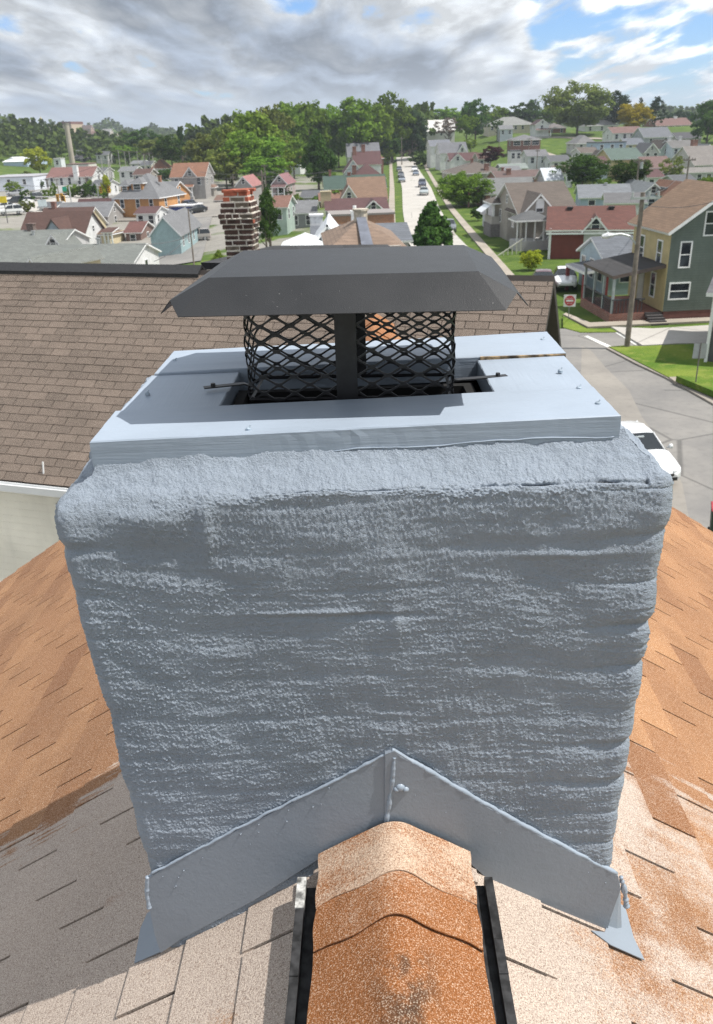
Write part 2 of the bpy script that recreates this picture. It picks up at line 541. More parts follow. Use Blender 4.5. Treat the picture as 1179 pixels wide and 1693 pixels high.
# ------------------------------------------------------------------ the house under the camera
SL = math.atan(.662)                                   # roof slope
cS, sS = math.cos(SL), math.sin(SL)
own = tag(empty('shingled_house', (0.019, 0, CAMH - 1.098), R_(-1.4)),
          'house under the grey chimney with rust orange shingle roof bleached pale near the ridge cap', 'house')
Y0, Y1, SLEN = -3.2, 5.42, 5.6
deck = MB()
for sgn in (-1, 1):
    q = [(0, Y0, -.012), (sgn * SLEN * cS, Y0, -.012 - SLEN * sS), (sgn * SLEN * cS, Y1, -.012 - SLEN * sS), (0, Y1, -.012)]
    deck.slab(q[::-1] if sgn < 0 else q, .14)


def pale_own(sgn):
    def fn(c):
        # bleached near the chimney front and towards the camera; orange farther back
        return -.15 - .15 * sm(abs(c[0]), .9, 2.2)
    return fn


roof = deck.build('roof', M_ORANGE, own)
shingle_plane('shingles', M_ORANGE, roof, Y1 - Y0, SLEN, .143, .305, (-SLEN * cS, Y1, -SLEN * sS), (0, -1, 0), (cS, 0, sS), (-sS, 0, cS), pale_own(-1), seed=3)
shingle_plane('shingles', M_ORANGE, roof, Y1 - Y0, SLEN, .143, .305, (SLEN * cS, Y0, -SLEN * sS), (0, 1, 0), (-cS, 0, sS), (sS, 0, cS), pale_own(1), seed=4)
wl = MB()
hx = SLEN * cS - .45; hz = -SLEN * sS + .15
wl.prism([(-hx, -10.9), (hx, -10.9), (hx, hz - .1), (0, -.25), (-hx, hz - .1)], 'y', Y0 + .25, Y1 - .25)
wl.build('wall', siding((.55, .53, .47), .12), own)
# ridge cap shingles, rounded over the vent
yc = 1.062; k = 0
for i in range(14):
    for side_ in ((-1,) if i < 12 else ()):
        pass
def cap_piece(ya, yb, lift, seed, tintv, pal):
    """one bent cap shingle, far end ya, near end yb (ya > yb)"""
    rg = np.random.default_rng(seed)
    nu, nv = 41, 44
    W = .129
    u = np.linspace(-1, 1, nu); v = np.linspace(0, 1, nv)
    U, V = np.meshgrid(u, v)
    X = U * W * (1 + .012 * np.sin(V * 9 + seed))
    aw = np.abs(X)
    rr = .030
    Z = -np.where(aw < rr, .62 * aw * aw / (2 * rr), .62 * (aw - rr / 2)) + .040
    Yv = ya + (yb - ya) * V + .012 * (np.cos(U * 1.2) - 1) * V + .004 * np.sin(U * 7 + seed) * V
    P = np.stack([X, Yv, Z], -1)
    d = fbm(P * 14 + seed * 3, 4) * .0012 + perlin(P * 230) * .0006
    Z = Z + lift * V + d + .004 * V
    top = np.stack([X, Yv, Z], -1)
    low = top[-1:].copy(); low[..., 2] -= .0055; low[..., 1] += .002
    low2 = low.copy(); low2[..., 1] += .05
    P = np.concatenate([top, low, low2], 0)
    return P, tintv, pal


capP = [(1.075, .965, .001, 1, .55, .62), (1.0, .882, .004, 2, .35, .30), (.90, .665, .006, 3, .2, -.35), (.70, .43, .006, 4, .3, -.4), (.46, .2, .006, 5, .5, -.3), (.22, -.06, .006, 6, .4, -.3)]
yy = 1.76
far = []
for i in range(14):
    far.append((5.42 - i * .262, 5.42 - i * .262 - .30, .005, 20 + i, .4, -.2))
for ya, yb, lf, sd, tv, pl in capP + far:
    P, tv, pl = cap_piece(ya, yb, lf, sd, tv, pl)
    grid_mesh('ridge_cap', P, M_CAPSH, own, {'tint': np.full(P.shape[:2], tv), 'pale': np.full(P.shape[:2], pl) - .5 * sm(np.abs(P[..., 0]), .16, .05) * (1 if pl < 0 else 0)})
# black ridge vent showing at both sides of the caps
for sgn in (-1, 1):
    v = MB(); rg = random.Random(5)
    xs, zs = .150 * sgn, -.062
    segs = 60
    for (oa, ob, za, zb) in ((.0, .016, .014, .012), (.016, .027, .012, -.035)):
        pass
    for j in range(segs):
        y1 = 1.045 - j * .03; y0 = y1 - .03
        jz = rg.uniform(-.0012, .0012)
        # channel: inner wall, dark gap, outer ridge
        for (a, b_, top, bot) in ((.126, .130, -.048, -.114), (.130, .151, -.078, -.118), (.151, .165, -.058 + jz, -.126)):
            xa, xb = sorted((a * sgn, b_ * sgn))
            v.box(xa, xb, y0, y1, bot, top)
    vo = v.build('ridge_vent', plain((.020, .020, .021), .5, 0, .8, 60), own)
    if sgn < 0:
        s_ = MB()
        s_.box(-.1656, -.1505, .985, 1.047, -.102, -.0545)
        s_.build('paint_smear', plain((.30, .30, .29), .8, 0, .8, 70), own)

# ------------------------------------------------------------------ the painted chimney
chim = tag(empty('masonry_chimney', (0.015, 1.415, CAMH - 1.40)),
           'blue-grey painted stucco chimney with board crown straddling the orange shingle ridge', 'chimney')
CB = np.array([0.015, 1.415, -1.40])
XL, XR, YF, YB = -.436, .455, 1.090, 1.755


def perimeter():
    """points round the rectangle (back middle -> left -> front -> right -> back), with corner radius"""
    rc = .028; pts = []
    def lin(a, b, n): return [tuple(np.array(a) + (np.array(b) - np.array(a)) * t) for t in np.linspace(0, 1, n, endpoint=False)]
    def arc(cx_, cy_, a0, a1, n): return [(cx_ + rc * math.cos(t), cy_ + rc * math.sin(t)) for t in np.linspace(a0, a1, n, endpoint=False)]
    pts += lin((XR - rc, YB), (XL + rc, YB), 24) + arc(XL + rc, YB - rc, math.pi / 2, math.pi, 6)
    pts += lin((XL, YB - rc), (XL, YF + rc), 110) + arc(XL + rc, YF + rc, math.pi, 1.5 * math.pi, 18)
    pts += lin((XL + rc, YF), (XR - rc, YF), 570) + arc(XR - rc, YF + rc, 1.5 * math.pi, 2 * math.pi, 18)
    pts += lin((XR, YF + rc), (XR, YB - rc), 110) + arc(XR - rc, YB - rc, 0, math.pi / 2, 6)
    return np.array(pts)


def build_shaft():
    per = perimeter(); N = len(per)
    nx = np.roll(per, -1, 0) - np.roll(per, 1, 0); nrm = np.stack([nx[:, 1], -nx[:, 0]], -1); nrm = -nrm / np.linalg.norm(nrm, axis=1, keepdims=True)
    cen = np.array([(XL + XR) / 2, (YF + YB) / 2])
    nrm *= np.sign(((per - cen) * nrm).sum(1, keepdims=True))
    xq = per[:, 0]
    leftness = sm(xq, -.10, -.40) * (per[:, 1] < 1.3)          # softer, lower shoulder at the left front corner
    rad = .014 + .028 * leftness + .010 * (fbm(np.stack([xq * 6, per[:, 1] * 6, xq * 0], -1), 3))
    rad = np.clip(rad, .008, .07)
    zs = np.concatenate([np.linspace(-2.3, -1.45, 20, endpoint=False), np.linspace(-1.45, -.53, 600)])
    rows = []; SIDE = []
    crown_in = np.where(per[:, 0] < XL + .03, .070, np.where(per[:, 0] > XR - .03, .076, .064)) + .0
    zsh = -.458 + .0 * xq
    for z in zs:
        zz = np.minimum(z, zsh - rad) if z > -.6 else np.full(N, z)
        t = (z + .6) / .07
        zz = np.where(z > -.6, -.6 + (zsh - rad + .6) * max(0, t), z)
        rows.append((np.zeros(N), zz, np.zeros(N)))
    for a in np.linspace(0, math.pi / 2 * .93, 26)[1:]:
        rows.append((np.minimum(rad, .036) * (1 - math.cos(a)), zsh - rad + rad * math.sin(a), np.full(N, a / (math.pi / 2))))
    i0, z0 = rows[-1][0], rows[-1][1]
    zin = -.424 + .018 * per[:, 0]
    ii = np.maximum(crown_in, i0 + .012)
    for t in np.linspace(0, 1, 30)[1:]:
        fil = (.012 + .006 * leftness) * max(0, (t - .6) / .4) ** 1.5 * (1 + .5 * fbm(np.stack([xq * 9, per[:, 1] * 9, xq * 0 + 3], -1), 3))
        rows.append((i0 + (ii - i0) * t, z0 + (zin - z0) * t + fil, np.full(N, 1.0)))
    for t in (.3, 1):
        rows.append((ii + .006 + .03 * t, rows[-1][1] - .02 * t, np.full(N, 1.0)))
    ins = np.array([r[0] for r in rows]); Z = np.array([r[1] for r in rows]); A = np.array([r[2] for r in rows])
    taper = .048 * np.clip((-.50 - Z) / .72, 0, 1.2) * sm(per[None, :, 0], XL + .25, XL) - .022 * np.clip((-.50 - Z) / .72, 0, 1.2) * sm(per[None, :, 0], XR - .25, XR)   # left side leans in going down
    ic = np.minimum(ins, .022)
    X = np.clip(per[None, :, 0] - nrm[None, :, 0] * ic, XL + np.minimum(ins, .070), XR - np.minimum(ins, .078)) + taper
    Y = np.clip(per[None, :, 1] - nrm[None, :, 1] * ic, YF + np.minimum(ins, .07), YB - np.minimum(ins, .07))
    X = np.where((ins > .08), np.clip(X, XL + ins * .8, XR - ins), X); Y = np.where(ins > .08, np.clip(Y, YF + ins, YB - ins), Y)
    P = np.stack([X, Y, Z], -1)
    ang = A * math.pi / 2
    Nn = np.stack([nrm[None, :, 0] * np.cos(ang), nrm[None, :, 1] * np.cos(ang), np.sin(ang)], -1)
    fr = (np.abs(nrm[:, 1]) > .7)[None, :] * 1.0
    # brick courses ghosting through the render
    u = np.where(np.abs(nrm[:, 1]) > .7, per[:, 0], per[:, 1])[None, :] + 0 * Z
    cs = .0745; zz = (Z + .472) / cs + .16 * fbm(np.stack([X * 4.0, Y * 2.0, Z * 5], -1), 3)
    ci = np.floor(zz); cf = zz - ci
    joint = np.exp(-((np.minimum(cf, 1 - cf)) / .13) ** 2)
    emph = .18 + .75 * sm(X, .27, .45) + .35 * sm(X, -.34, -.43)
    pat = np.clip(.55 + 1.3 * perlin(np.stack([X * 3.1 + 4, Y * 3.1, Z * 9], -1)), .0, 1.5)
    d = -.0065 * joint * emph * pat
    rrow = np.array([math.sin(i * 12.9898) * 43758.5 % 1 for i in range(60)]) - .5
    d += (.006 * rrow[(ci.astype(int) + 40) % 60] + .004) * np.sqrt(np.abs(np.sin(math.pi * cf))) * (sm(X, .26, .45) + .5 * sm(X, -.36, -.43)) * fr
    q = np.stack([X, Y, Z], -1)
    d += .0036 * fbm(q * np.array([7, 7, 9]), 3) + .0019 * fbm(q * np.array([4.0, 4.0, 13]) + 40, 2)
    # trowel/brush streaks, mostly horizontal and slightly fanned
    warp = perlin(q * 3.3 + 9)
    qs = np.stack([X * 9 + warp * .8, Y * 9, Z * 62 + X * 9 * warp], -1)
    d += .00085 * fbm(qs, 3, .5) * (1 - .6 * A)
    qv = np.stack([X * 160 + Z * 30, Y * 160, Z * 16], -1)
    d += .0007 * perlin(qv) * np.clip(perlin(q * 4.2 + 31) * 2.2, 0, 1)
    # grit
    g = perlin(q * np.array([185, 185, 230]) + 5); g2 = perlin(q * 330 + 15)
    gm = .75 + .9 * np.clip(fbm(q * np.array([4, 4, 7]) + 51, 3) + .2, 0, 1.3) + .9 * A
    d += .0013 * np.maximum(g - .12, 0) * gm + .0025 * np.maximum(g2 - .06, 0) * (.5 + .5 * gm)
    d += .00050 * fbm(np.stack([X * 16 + warp * 2.2, Y * 16, Z * 170 + X * 14 * warp], -1), 2, .5) * (1 - .5 * A)
    d += np.clip(A * 1.4, 0, 1) * (.0034 * fbm(q * 30, 4, .6))
    # lumps, a vertical drip under the shoulder, a paint curl in the middle
    for (lx, lz, sxx, szz, h) in ((-.215, -.515, .012, .045, .007), (-.29, -.50, .06, .03, .008), (.02, -.665, .07, .006, -.004), (.055, -.675, .012, .03, .004), (-.06, -.655, .09, .005, .004), (.30, -.57, .10, .006, .004)):
        d += h * np.exp(-((X - lx) / sxx) ** 2 - ((Z - lz) / szz) ** 2) * fr
    # hairline crack opening towards the right along the shoulder
    cz = math.pi / 2 * .62 / (math.pi / 2)
    wob = .035 * fbm(np.stack([X * 14, X * 0 + 2.2, X * 0], -1), 4)
    amask = np.clip(sm(X, -.17, -.08) * .45 + sm(X, .15, .36) * .75, 0, 1) * (X < .415) * (np.clip(.6 + 1.4 * perlin(np.stack([X * 22, X * 0, X * 0 + 7.7], -1)), .35, 1))
    wid = .05 + .10 * sm(X, .2, .36) * np.clip(perlin(np.stack([X * 30, X * 0 + 4, X * 0], -1)) + .5, .1, 1)
    rpos = (Z - (zsh - rad)[None, :]) / np.maximum(rad[None, :], 1e-4)
    line = np.exp(-((rpos - (.80 + wob * 4)) / wid) ** 2) * (A > .02) * (A < .995) * fr * (per[None, :, 1] < 1.3)
    d -= .011 * line * amask
    P = P + Nn * d[..., None] - CB
    crack = np.clip(line * amask * 1.6 - .35, 0, 1)
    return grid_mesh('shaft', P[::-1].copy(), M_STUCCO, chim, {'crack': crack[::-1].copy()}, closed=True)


build_shaft()


def cb(p): return tuple(np.array(p) - CB)


def tilt(z, x): return z + .018 * x


def board(x0, x1, y0, y1, zt, zb, mat, sk=0.0, wob=0.0, seed=0):
    """plank with worn edges: gridded top so that it can cup a little"""
    nx, ny = 60, 14
    xs = np.linspace(x0, x1, nx); ys = np.linspace(y0, y1, ny)
    Xg, Yg = np.meshgrid(xs, ys)
    cxm = (Yg - y0) / (y1 - y0)
    Xg = Xg + sk * cxm * 1.0
    e = .0016
    Zg = tilt(zt, Xg) + .0010 * fbm(np.stack([Xg * 4, Yg * 30, Xg * 0 + seed], -1), 3)
    P = np.stack([Xg, Yg, Zg], -1)
    def ring(dz, out):
        Q = P.copy(); cx_ = (x0 + x1) / 2; cy_ = (y0 + y1) / 2
        Q[..., 2] = tilt(zt, Q[..., 0]) + dz
        s1 = 1 + 2 * out / (x1 - x0); s2 = 1 + 2 * out / (y1 - y0)
        Q[..., 0] = cx_ + (Q[..., 0] - cx_) * s1; Q[..., 1] = cy_ + (Q[..., 1] - cy_) * s2
        return np.concatenate([Q[0, :], Q[1:, -1], Q[-1, -2::-1], Q[-2:0:-1, 0]], 0)
    mb = MB()
    o = 0
    mb.v = [tuple(p) for p in (P.reshape(-1, 3) - CB)]
    for i in range(ny - 1):
        for j in range(nx - 1):
            mb.f.append((i * nx + j, i * nx + j + 1, (i + 1) * nx + j + 1, (i + 1) * nx + j)); mb.m.append(0)
    loops = []
    base = [j for j in range(nx)] + [i * nx + nx - 1 for i in range(1, ny)] + [(ny - 1) * nx + j for j in range(nx - 2, -1, -1)] + [i * nx for i in range(ny - 2, 0, -1)]
    loops.append(base)
    for dz, out in ((-.0016, .0016), (-.012, .0016), (zb - zt, .0014)):
        rg_ = ring(dz, out); q3 = rg_ * 34
        jit = .0007 * perlin(rg_ * 60 + seed) + .0005 * perlin(rg_ * 200)
        c_ = np.array([(x0 + x1) / 2, (y0 + y1) / 2, 0]); dd = rg_ - c_; dd[:, 2] = 0; dd /= np.linalg.norm(dd, axis=1, keepdims=True)
        rg_ = rg_ + dd * jit[:, None]
        o = len(mb.v); mb.v += [tuple(p) for p in rg_ - CB]; loops.append(list(range(o, o + len(base))))
    for a, b_ in zip(loops[:-1], loops[1:]):
        for j in range(len(a)):
            k_ = (j + 1) % len(a); mb.f.append((a[j], b_[j], b_[k_], a[k_])); mb.m.append(0)
    return mb.build('crown_board', mat, chim, smooth=False)


ZT = -.387
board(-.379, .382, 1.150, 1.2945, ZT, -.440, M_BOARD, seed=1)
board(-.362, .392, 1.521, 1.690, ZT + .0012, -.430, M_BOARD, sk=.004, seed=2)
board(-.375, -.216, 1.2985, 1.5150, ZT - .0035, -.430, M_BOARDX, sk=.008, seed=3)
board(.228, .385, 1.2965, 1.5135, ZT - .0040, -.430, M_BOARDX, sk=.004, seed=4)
# wobbling paint lip where mortar meets the front board
lip = MB(); pts = []; rad = []
for i in range(160):
    x = -.372 + .748 * i / 159
    wv = float(fbm(np.array([[x * 7, 1.3, .2]]), 4)[0]); pts.append(cb((x, 1.1478, tilt(-.4195, x) - .010 * float(sm(x, .0, -.34)) + .0045 * wv + .002 * math.sin(x * 9)))); rad.append(.0007 + .0013 * abs(wv))
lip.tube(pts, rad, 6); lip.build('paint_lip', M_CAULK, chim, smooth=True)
# bare wood left showing in the gap at the right
g = MB(); g.box(.236 - CB[0], .392 - CB[0], 1.5145 - CB[1], 1.5195 - CB[1], -.425 - CB[2], -.3855 - CB[2] + .004); g.build('bare_wood_strip', plain((.22, .155, .085), .8, 0, .9, 55), chim)
# screws
for (x, y) in ((395, 706 + 4), (957, 649), (988, 675), (926, 620), (897, 568), (289, 592), (243, 645), (411, 707)):
    if (x, y) == (395, 710): continue
    p = onZ(x, y, CAMH + ZT) - CAM
    s_ = MB(); s_.tube([cb((p[0], p[1], tilt(ZT, p[0]) - .002)), cb((p[0], p[1], tilt(ZT, p[0]) + .0022)), cb((p[0] + .0006, p[1], tilt(ZT, p[0]) + .0030))], [.0044, .0042, .0026], 10)
    s_.tube([cb((p[0] - .001, p[1] - .002, tilt(ZT, p[0]) + .001)), cb((p[0] + .003, p[1] + .001, tilt(ZT, p[0]) + .006))], .0012, 5)
    s_.build('screw', M_SCREW, chim, smooth=False)
# flue: dark clay liner under the opening
fl = MB()
for (a, b_, c_, d_) in ((-.205, .215, 1.305, 1.322), (-.205, .215, 1.458, 1.475), (-.205, -.188, 1.322, 1.458), (.198, .215, 1.322, 1.458)):
    fl.box(a - CB[0], b_ - CB[0], c_ - CB[1], d_ - CB[1], -1.2 - CB[2], -.418 - CB[2])
fl.box(-.22 - CB[0], .23 - CB[0], 1.29 - CB[1], 1.49 - CB[1], -1.22 - CB[2], -1.2 - CB[2])
fl.build('flue_liner', M_SOOT, chim)


# flashing on the front face, cut to the roof line
def flash(name, pxs, y0, th, mat=None, n=0):
    """outline given where it was seen on the chimney's front plane"""
    pts = [onY(x, y, y0) for x, y in pxs]
    mb = MB(); mb.prism([(p[0] - CB[0], p[2] - CAMH - CB[2]) for p in pts], 'y', y0 - CB[1] - th, y0 - CB[1] + .006)
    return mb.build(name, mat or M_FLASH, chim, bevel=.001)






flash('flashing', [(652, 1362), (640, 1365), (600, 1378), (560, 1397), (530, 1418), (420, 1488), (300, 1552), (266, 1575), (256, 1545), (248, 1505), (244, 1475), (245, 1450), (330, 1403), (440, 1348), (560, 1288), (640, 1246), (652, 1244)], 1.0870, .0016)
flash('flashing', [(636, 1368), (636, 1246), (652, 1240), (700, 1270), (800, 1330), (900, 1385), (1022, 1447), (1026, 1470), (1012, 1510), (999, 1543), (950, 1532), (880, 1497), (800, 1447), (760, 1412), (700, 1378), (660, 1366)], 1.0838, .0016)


def bead(name, pxs, y0, r, seed, var=.5, mat=None, yoff=0):
    """hand-run sealant along a seam"""
    pts = [np.array(onY(x, y, y0)) - CAM for x, y in pxs]
    out = []; rads = []
    for a, b_ in zip(pts[:-1], pts[1:]):
        for t in np.linspace(0, 1, 22, endpoint=False):
            p = a + (b_ - a) * t; q = p * 38 + seed
            wv = fbm(np.array([q]), 3)[0]
            out.append(cb((p[0], p[1] + yoff, p[2] + .0025 * wv))); rads.append(r * (1 + var * fbm(np.array([q * 1.7 + 5]), 3)[0]))
    mb = MB(); mb.tube(out, rads, 8)
    o = mb.build(name, mat or M_CAULK, chim, smooth=True); return o


bead('sealant_bead', [(648, 1243), (560, 1287), (440, 1346), (330, 1402), (246, 1447)], 1.0868, .0026, 2, .3)
bead('sealant_bead', [(648, 1240), (700, 1268), (800, 1328), (900, 1383), (1025, 1447)], 1.0862, .0042, 9, .3)
bead('sealant_bead', [(652, 1252), (648, 1300), (638, 1364)], 1.0830, .0036, 5, .5)
bead('sealant_bead', [(244, 1450), (243, 1480), (247, 1500)], 1.086, .0035, 15, .7)
bead('sealant_bead', [(1027, 1450), (1034, 1480), (1036, 1500)], 1.086, .0055, 25, .7)
bl_ = MB()
for k, (x, y, r) in enumerate(((656, 1306, .006), (662, 1303, .0085), (671, 1306, .006))):
    p = onY(x, y, 1.081) - CAM
    bl_.tube([cb((p[0], p[1] + .004, p[2])), cb((p[0], p[1], p[2])), cb((p[0], p[1] - .003, p[2]))], [r, r * .9, r * .45], 10)
bl_.build('sealant_blob', M_CAULK, chim, smooth=True)
# paint crumbs and grit on the flashing
cr = MB(); rg = random.Random(8)
for k in range(26):
    sd = rg.random() < .62
    if sd: x = rg.uniform(265, 630); y = 1450 - (x - 245) * .52 + rg.uniform(4, 60) * (rg.random() ** .5)
    else: x = rg.uniform(665, 1010); y = 1250 + (x - 655) * .54 + rg.uniform(10, 70)
    p = onY(x, y, 1.0825 if not sd else 1.0845) - CAM; r = rg.uniform(.0005, .0014)
    cr.tube([cb((p[0] - r, p[1] + .001, p[2])), cb((p[0], p[1] - r, p[2])), cb((p[0] + r, p[1] + .001, p[2] + r * rg.uniform(-1, 1)))], [r * .6, r, r * .5], 5)
cr.build('paint_crumbs', M_FLASH, chim, smooth=True)['kind'] = 'stuff'


# side flashing lying on the roof at both front corners
def side_flash(pxs, z_add=.012, thick=.0015):
    q = []
    for (x, y) in pxs:
        d = ray(x, y)
        # meet the roof plane: z = -1.098 - .662*|x - .02|
        sgn = 1 if x > 600 else -1
        # CAM + t d ; t*d2 = -1.098 -.662*sgn*(t*d0-.035) + z_add
        t = (-1.098 + z_add + .662 * sgn * .046) / (d[2] + .662 * sgn * d[0])
        q.append(cb(tuple(d * t)))
    return q


sf = MB(); sf.slab(side_flash([(268, 1572), (222, 1592), (232, 1535), (243, 1510), (250, 1505), (262, 1545)][::-1]), .002)
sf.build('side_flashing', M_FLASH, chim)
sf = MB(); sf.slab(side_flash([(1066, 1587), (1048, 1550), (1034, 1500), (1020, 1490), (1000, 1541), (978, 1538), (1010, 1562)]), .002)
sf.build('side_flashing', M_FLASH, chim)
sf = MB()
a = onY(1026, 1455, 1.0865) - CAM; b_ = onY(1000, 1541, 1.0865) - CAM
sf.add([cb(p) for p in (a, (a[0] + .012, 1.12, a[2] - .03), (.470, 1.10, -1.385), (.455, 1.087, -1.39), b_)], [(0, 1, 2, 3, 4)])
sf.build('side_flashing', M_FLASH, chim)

# ------------------------------------------------------------------ chimney cap
CAPX = 0.0
cap = tag(empty('chimney_cap', (0.0, 1.412, CAMH - .40), R_(-3.5)), 'black sheet metal chimney cap with diamond mesh sides on the painted board crown', 'chimney cap')
zP = .212                                  # plateau above cap origin
hw, hd = .197, .154


def hood():
    A = [(-hw, -hd, zP), (hw, -hd, zP), (hw, hd, zP), (-hw, hd, zP)]
    vs = list(A); fs = [(0, 1, 2, 3)]
    # front / back flanges
    fx, fy, fzv = .231, .222, zP - .043
    sx1, sy1, sz1 = .250, .186, zP - .026           # side crease ends
    tx, ty, tz = .268, .178, zP - .046              # side lip tips
    vs += [(-fx, -fy, fzv), (fx, -fy, fzv), (fx, fy, fzv), (-fx, fy, fzv)]           # 4..7
    vs += [(sx1, -sy1, sz1), (sx1, sy1, sz1), (-sx1, sy1, sz1), (-sx1, -sy1, sz1)]   # 8..11
    vs += [(tx, -ty, tz), (tx, ty, tz), (-tx, ty, tz), (-tx, -ty, tz)]               # 12..15
    fs += [(4, 5, 1, 0), (2, 6, 7, 3)]
    fs += [(1, 8, 9, 2), (3, 10, 11, 0)]
    fs += [(8, 12, 13, 9), (10, 14, 15, 11)]
    fs += [(5, 8, 1), (2, 9, 6), (7, 10, 3), (0, 11, 4)]
    mb = MB(); mb.add(vs, fs)
    o = mb.build('hood', M_HOOD, cap)
    md = o.modifiers.new('sheet', 'SOLIDIFY'); md.thickness = .0014; md.offset = -1
    b = o.modifiers.new('fold', 'BEVEL'); b.width = .004; b.segments = 3; b.limit_method = 'ANGLE'; b.angle_limit = R_(8)
    return o


hood()


def screen():
    """expanded-metal sheet bent round a rounded rectangle"""
    a, d_, rc = .172, .071, .030
    segs = []
    def peri(s):
        L1, L2, La = 2 * (a - rc), 2 * (d_ - rc), math.pi / 2 * rc
        T = 2 * L1 + 2 * L2 + 4 * La; s %= T
        for k, (Ls, cxx, cyy, a0) in enumerate(((L1, 0, 0, 0), (La, a - rc, -d_ + rc, -90), (L2, 0, 0, 0), (La, a - rc, d_ - rc, 0), (L1, 0, 0, 0), (La, -a + rc, d_ - rc, 90), (L2, 0, 0, 0), (La, -a + rc, -d_ + rc, 180))):
            if s < Ls:
                if k == 0: return (-a + rc + s, -d_)
                if k == 2: return (a, -d_ + rc + s)
                if k == 4: return (a - rc - s, d_)
                if k == 6: return (-a, d_ - rc - s)
                t = R_(a0) + s / rc; return (cxx + rc * math.cos(t), cyy + rc * math.sin(t))
            s -= Ls
        return (-a + rc, -d_)
    T = 2 * 2 * (a - rc) + 2 * 2 * (d_ - rc) + 2 * math.pi * rc
    n = round(T / .0505); lw = T / n; hgt = .0138
    mb = MB(); rg = random.Random(3)
    rows = 15
    for r in range(rows):
        ph = 0 if r % 2 == 0 else .5
        zc_ = .004 + r * hgt
        pts = []
        K = 12
        for i in range(n * K):
            t = (i / K + ph) % 1.0
            # zigzag with short flat bonds at top and bottom
            tri = abs(2 * t - 1) * 2 - 1
            tri = max(-.8, min(.8, tri)) / .8
            s = i / K * lw
            x, y = peri(s); x2, y2 = peri(s + .001)
            tx_, ty_ = (x2 - x), (y2 - y); L = math.hypot(tx_, ty_) or 1
            ox, oy = ty_ / L, -tx_ / L
            wv = .0012 * math.sin(s * 31 + r)
            zz = zc_ + tri * (hgt / 2 - .0004)
            zz = min(max(zz, .001), zP - .0035)
            pts.append(((x + ox * wv, y + oy * wv, zz), (ox, oy), tri))
        m = len(pts); o = len(mb.v)
        for (p, nn, tri) in pts:
            hwid = .0018 + .0016 * max(0, abs(tri) - .55); th = .0011
            for (az_, an) in ((-1, -1), (1, -1), (1, 1), (-1, 1)):
                mb.v.append((p[0] + nn[0] * th * an, p[1] + nn[1] * th * an, p[2] + az_ * hwid))
        for i in range(m):
            j = (i + 1) % m
            for q in range(4):
                mb.f.append((o + i * 4 + q, o + j * 4 + q, o + j * 4 + (q + 1) % 4, o + i * 4 + (q + 1) % 4)); mb.m.append(0)
    return mb.build('mesh_screen', M_STEEL, cap)


screen()
for (x0, x1, y, nm) in ((-.021, .0135, -.0755, 'strap'), (.004, .022, .0745, 'strap')):
    s_ = MB(); s_.box(x0, x1, y - .0012, y + .0012, -.004, zP - .0022)
    s_.box(x0, x1, y - .0012 if y < 0 else y - .02, y + .02 if y < 0 else y + .0012, zP - .0040, zP - .0021)
    s_.build(nm, M_STEEL, cap, bevel=.0006)
for sgn, px0, px1 in ((-1, (337, 640), (404, 633)), (1, (838, 620), (752, 627))):
    z_ = -.392
    a = onZ(*px0, CAMH + .006 + z_ + .018 * 0) - CAM; b_ = onZ(*px1, CAMH + z_ + .006) - CAM
    # into cap space
    rot = Matrix.Rotation(R_(3.5), 3, 'Z')
    A = rot @ Vector((a[0], a[1] - 1.412, a[2] + .40)); B = rot @ Vector((b_[0], b_[1] - 1.412, b_[2] + .40))
    s_ = MB(); dv = (B - A).normalized(); sd = Vector((-dv.y, dv.x, 0)).normalized() * .0065
    def barseg(P, Q, t=.0022):
        q = [P - sd, Q - sd, Q + sd, P + sd]
        if (q[1] - q[0]).cross(q[-1] - q[0]).z < 0: q = q[::-1]
        s_.slab([tuple(v) for v in q], t)
    barseg(A, B)
    barseg(B, B + dv * .012 + Vector((0, 0, -.006))); 
    s_.tube([A + dv * .016 + Vector((0, 0, -.001)), A + dv * .016 + Vector((0, 0, .005))], [.0045, .0040], 6)
    s_.build('bracket', M_STEEL, cap)
s_ = MB()
for i in range(4):
    (xa, ya), (xb, yb) = [((-.172, -.071), (.172, -.071)), ((.172, -.071), (.172, .071)), ((.172, .071), (-.172, .071)), ((-.172, .071), (-.172, -.071))][i]
    s_.tube([(xa * .96, ya * .96, .0), (xb * .96, yb * .96, .0)], .003, 4)
s_.build('base_frame', M_STEEL, cap)

# ------------------------------------------------------------------ neighbour with the brown roof
YAW_N = math.atan2(-.313, .95)
uN = np.array([.95, -.313, 0]); uN /= np.linalg.norm(uN); nN = np.array([-uN[1], uN[0], 0])
ridgeR = onZ(917, 455, CAMH - 1.76)                     # right end of its ridge
LEN = 13.5; slN = math.atan(2.17 / 3.24); runN = 3.24; SLN = runN / math.cos(slN)
nb = tag(empty('neighbor_house', (ridgeR[0], ridgeR[1], ridgeR[2]), YAW_N), 'neighbouring house with long brown shingle roof, black ridge vent and cream siding', 'house')
cN, sN = math.cos(slN), math.sin(slN)
mb = MB()
mb.slab([(-LEN, -runN, -SLN * sN - .006), (0, -runN, -SLN * sN - .006), (0, 0, -.006), (-LEN, 0, -.006)], .12)
mb.slab([(-LEN, 0, -.006), (0, 0, -.006), (0, runN, -SLN * sN - .006), (-LEN, runN, -SLN * sN - .006)], .12)
nroof = mb.build('roof', M_BROWND, nb)
shingle_plane('shingles', M_BROWN, nroof, LEN, SLN - .12, .132, .305, (-LEN, -runN, -SLN * sN), (1, 0, 0), (0, cN, sN), (0, -sN, cN), seed=9, ragged=.0015, gap=.0055, butt=.008)
vt = MB()
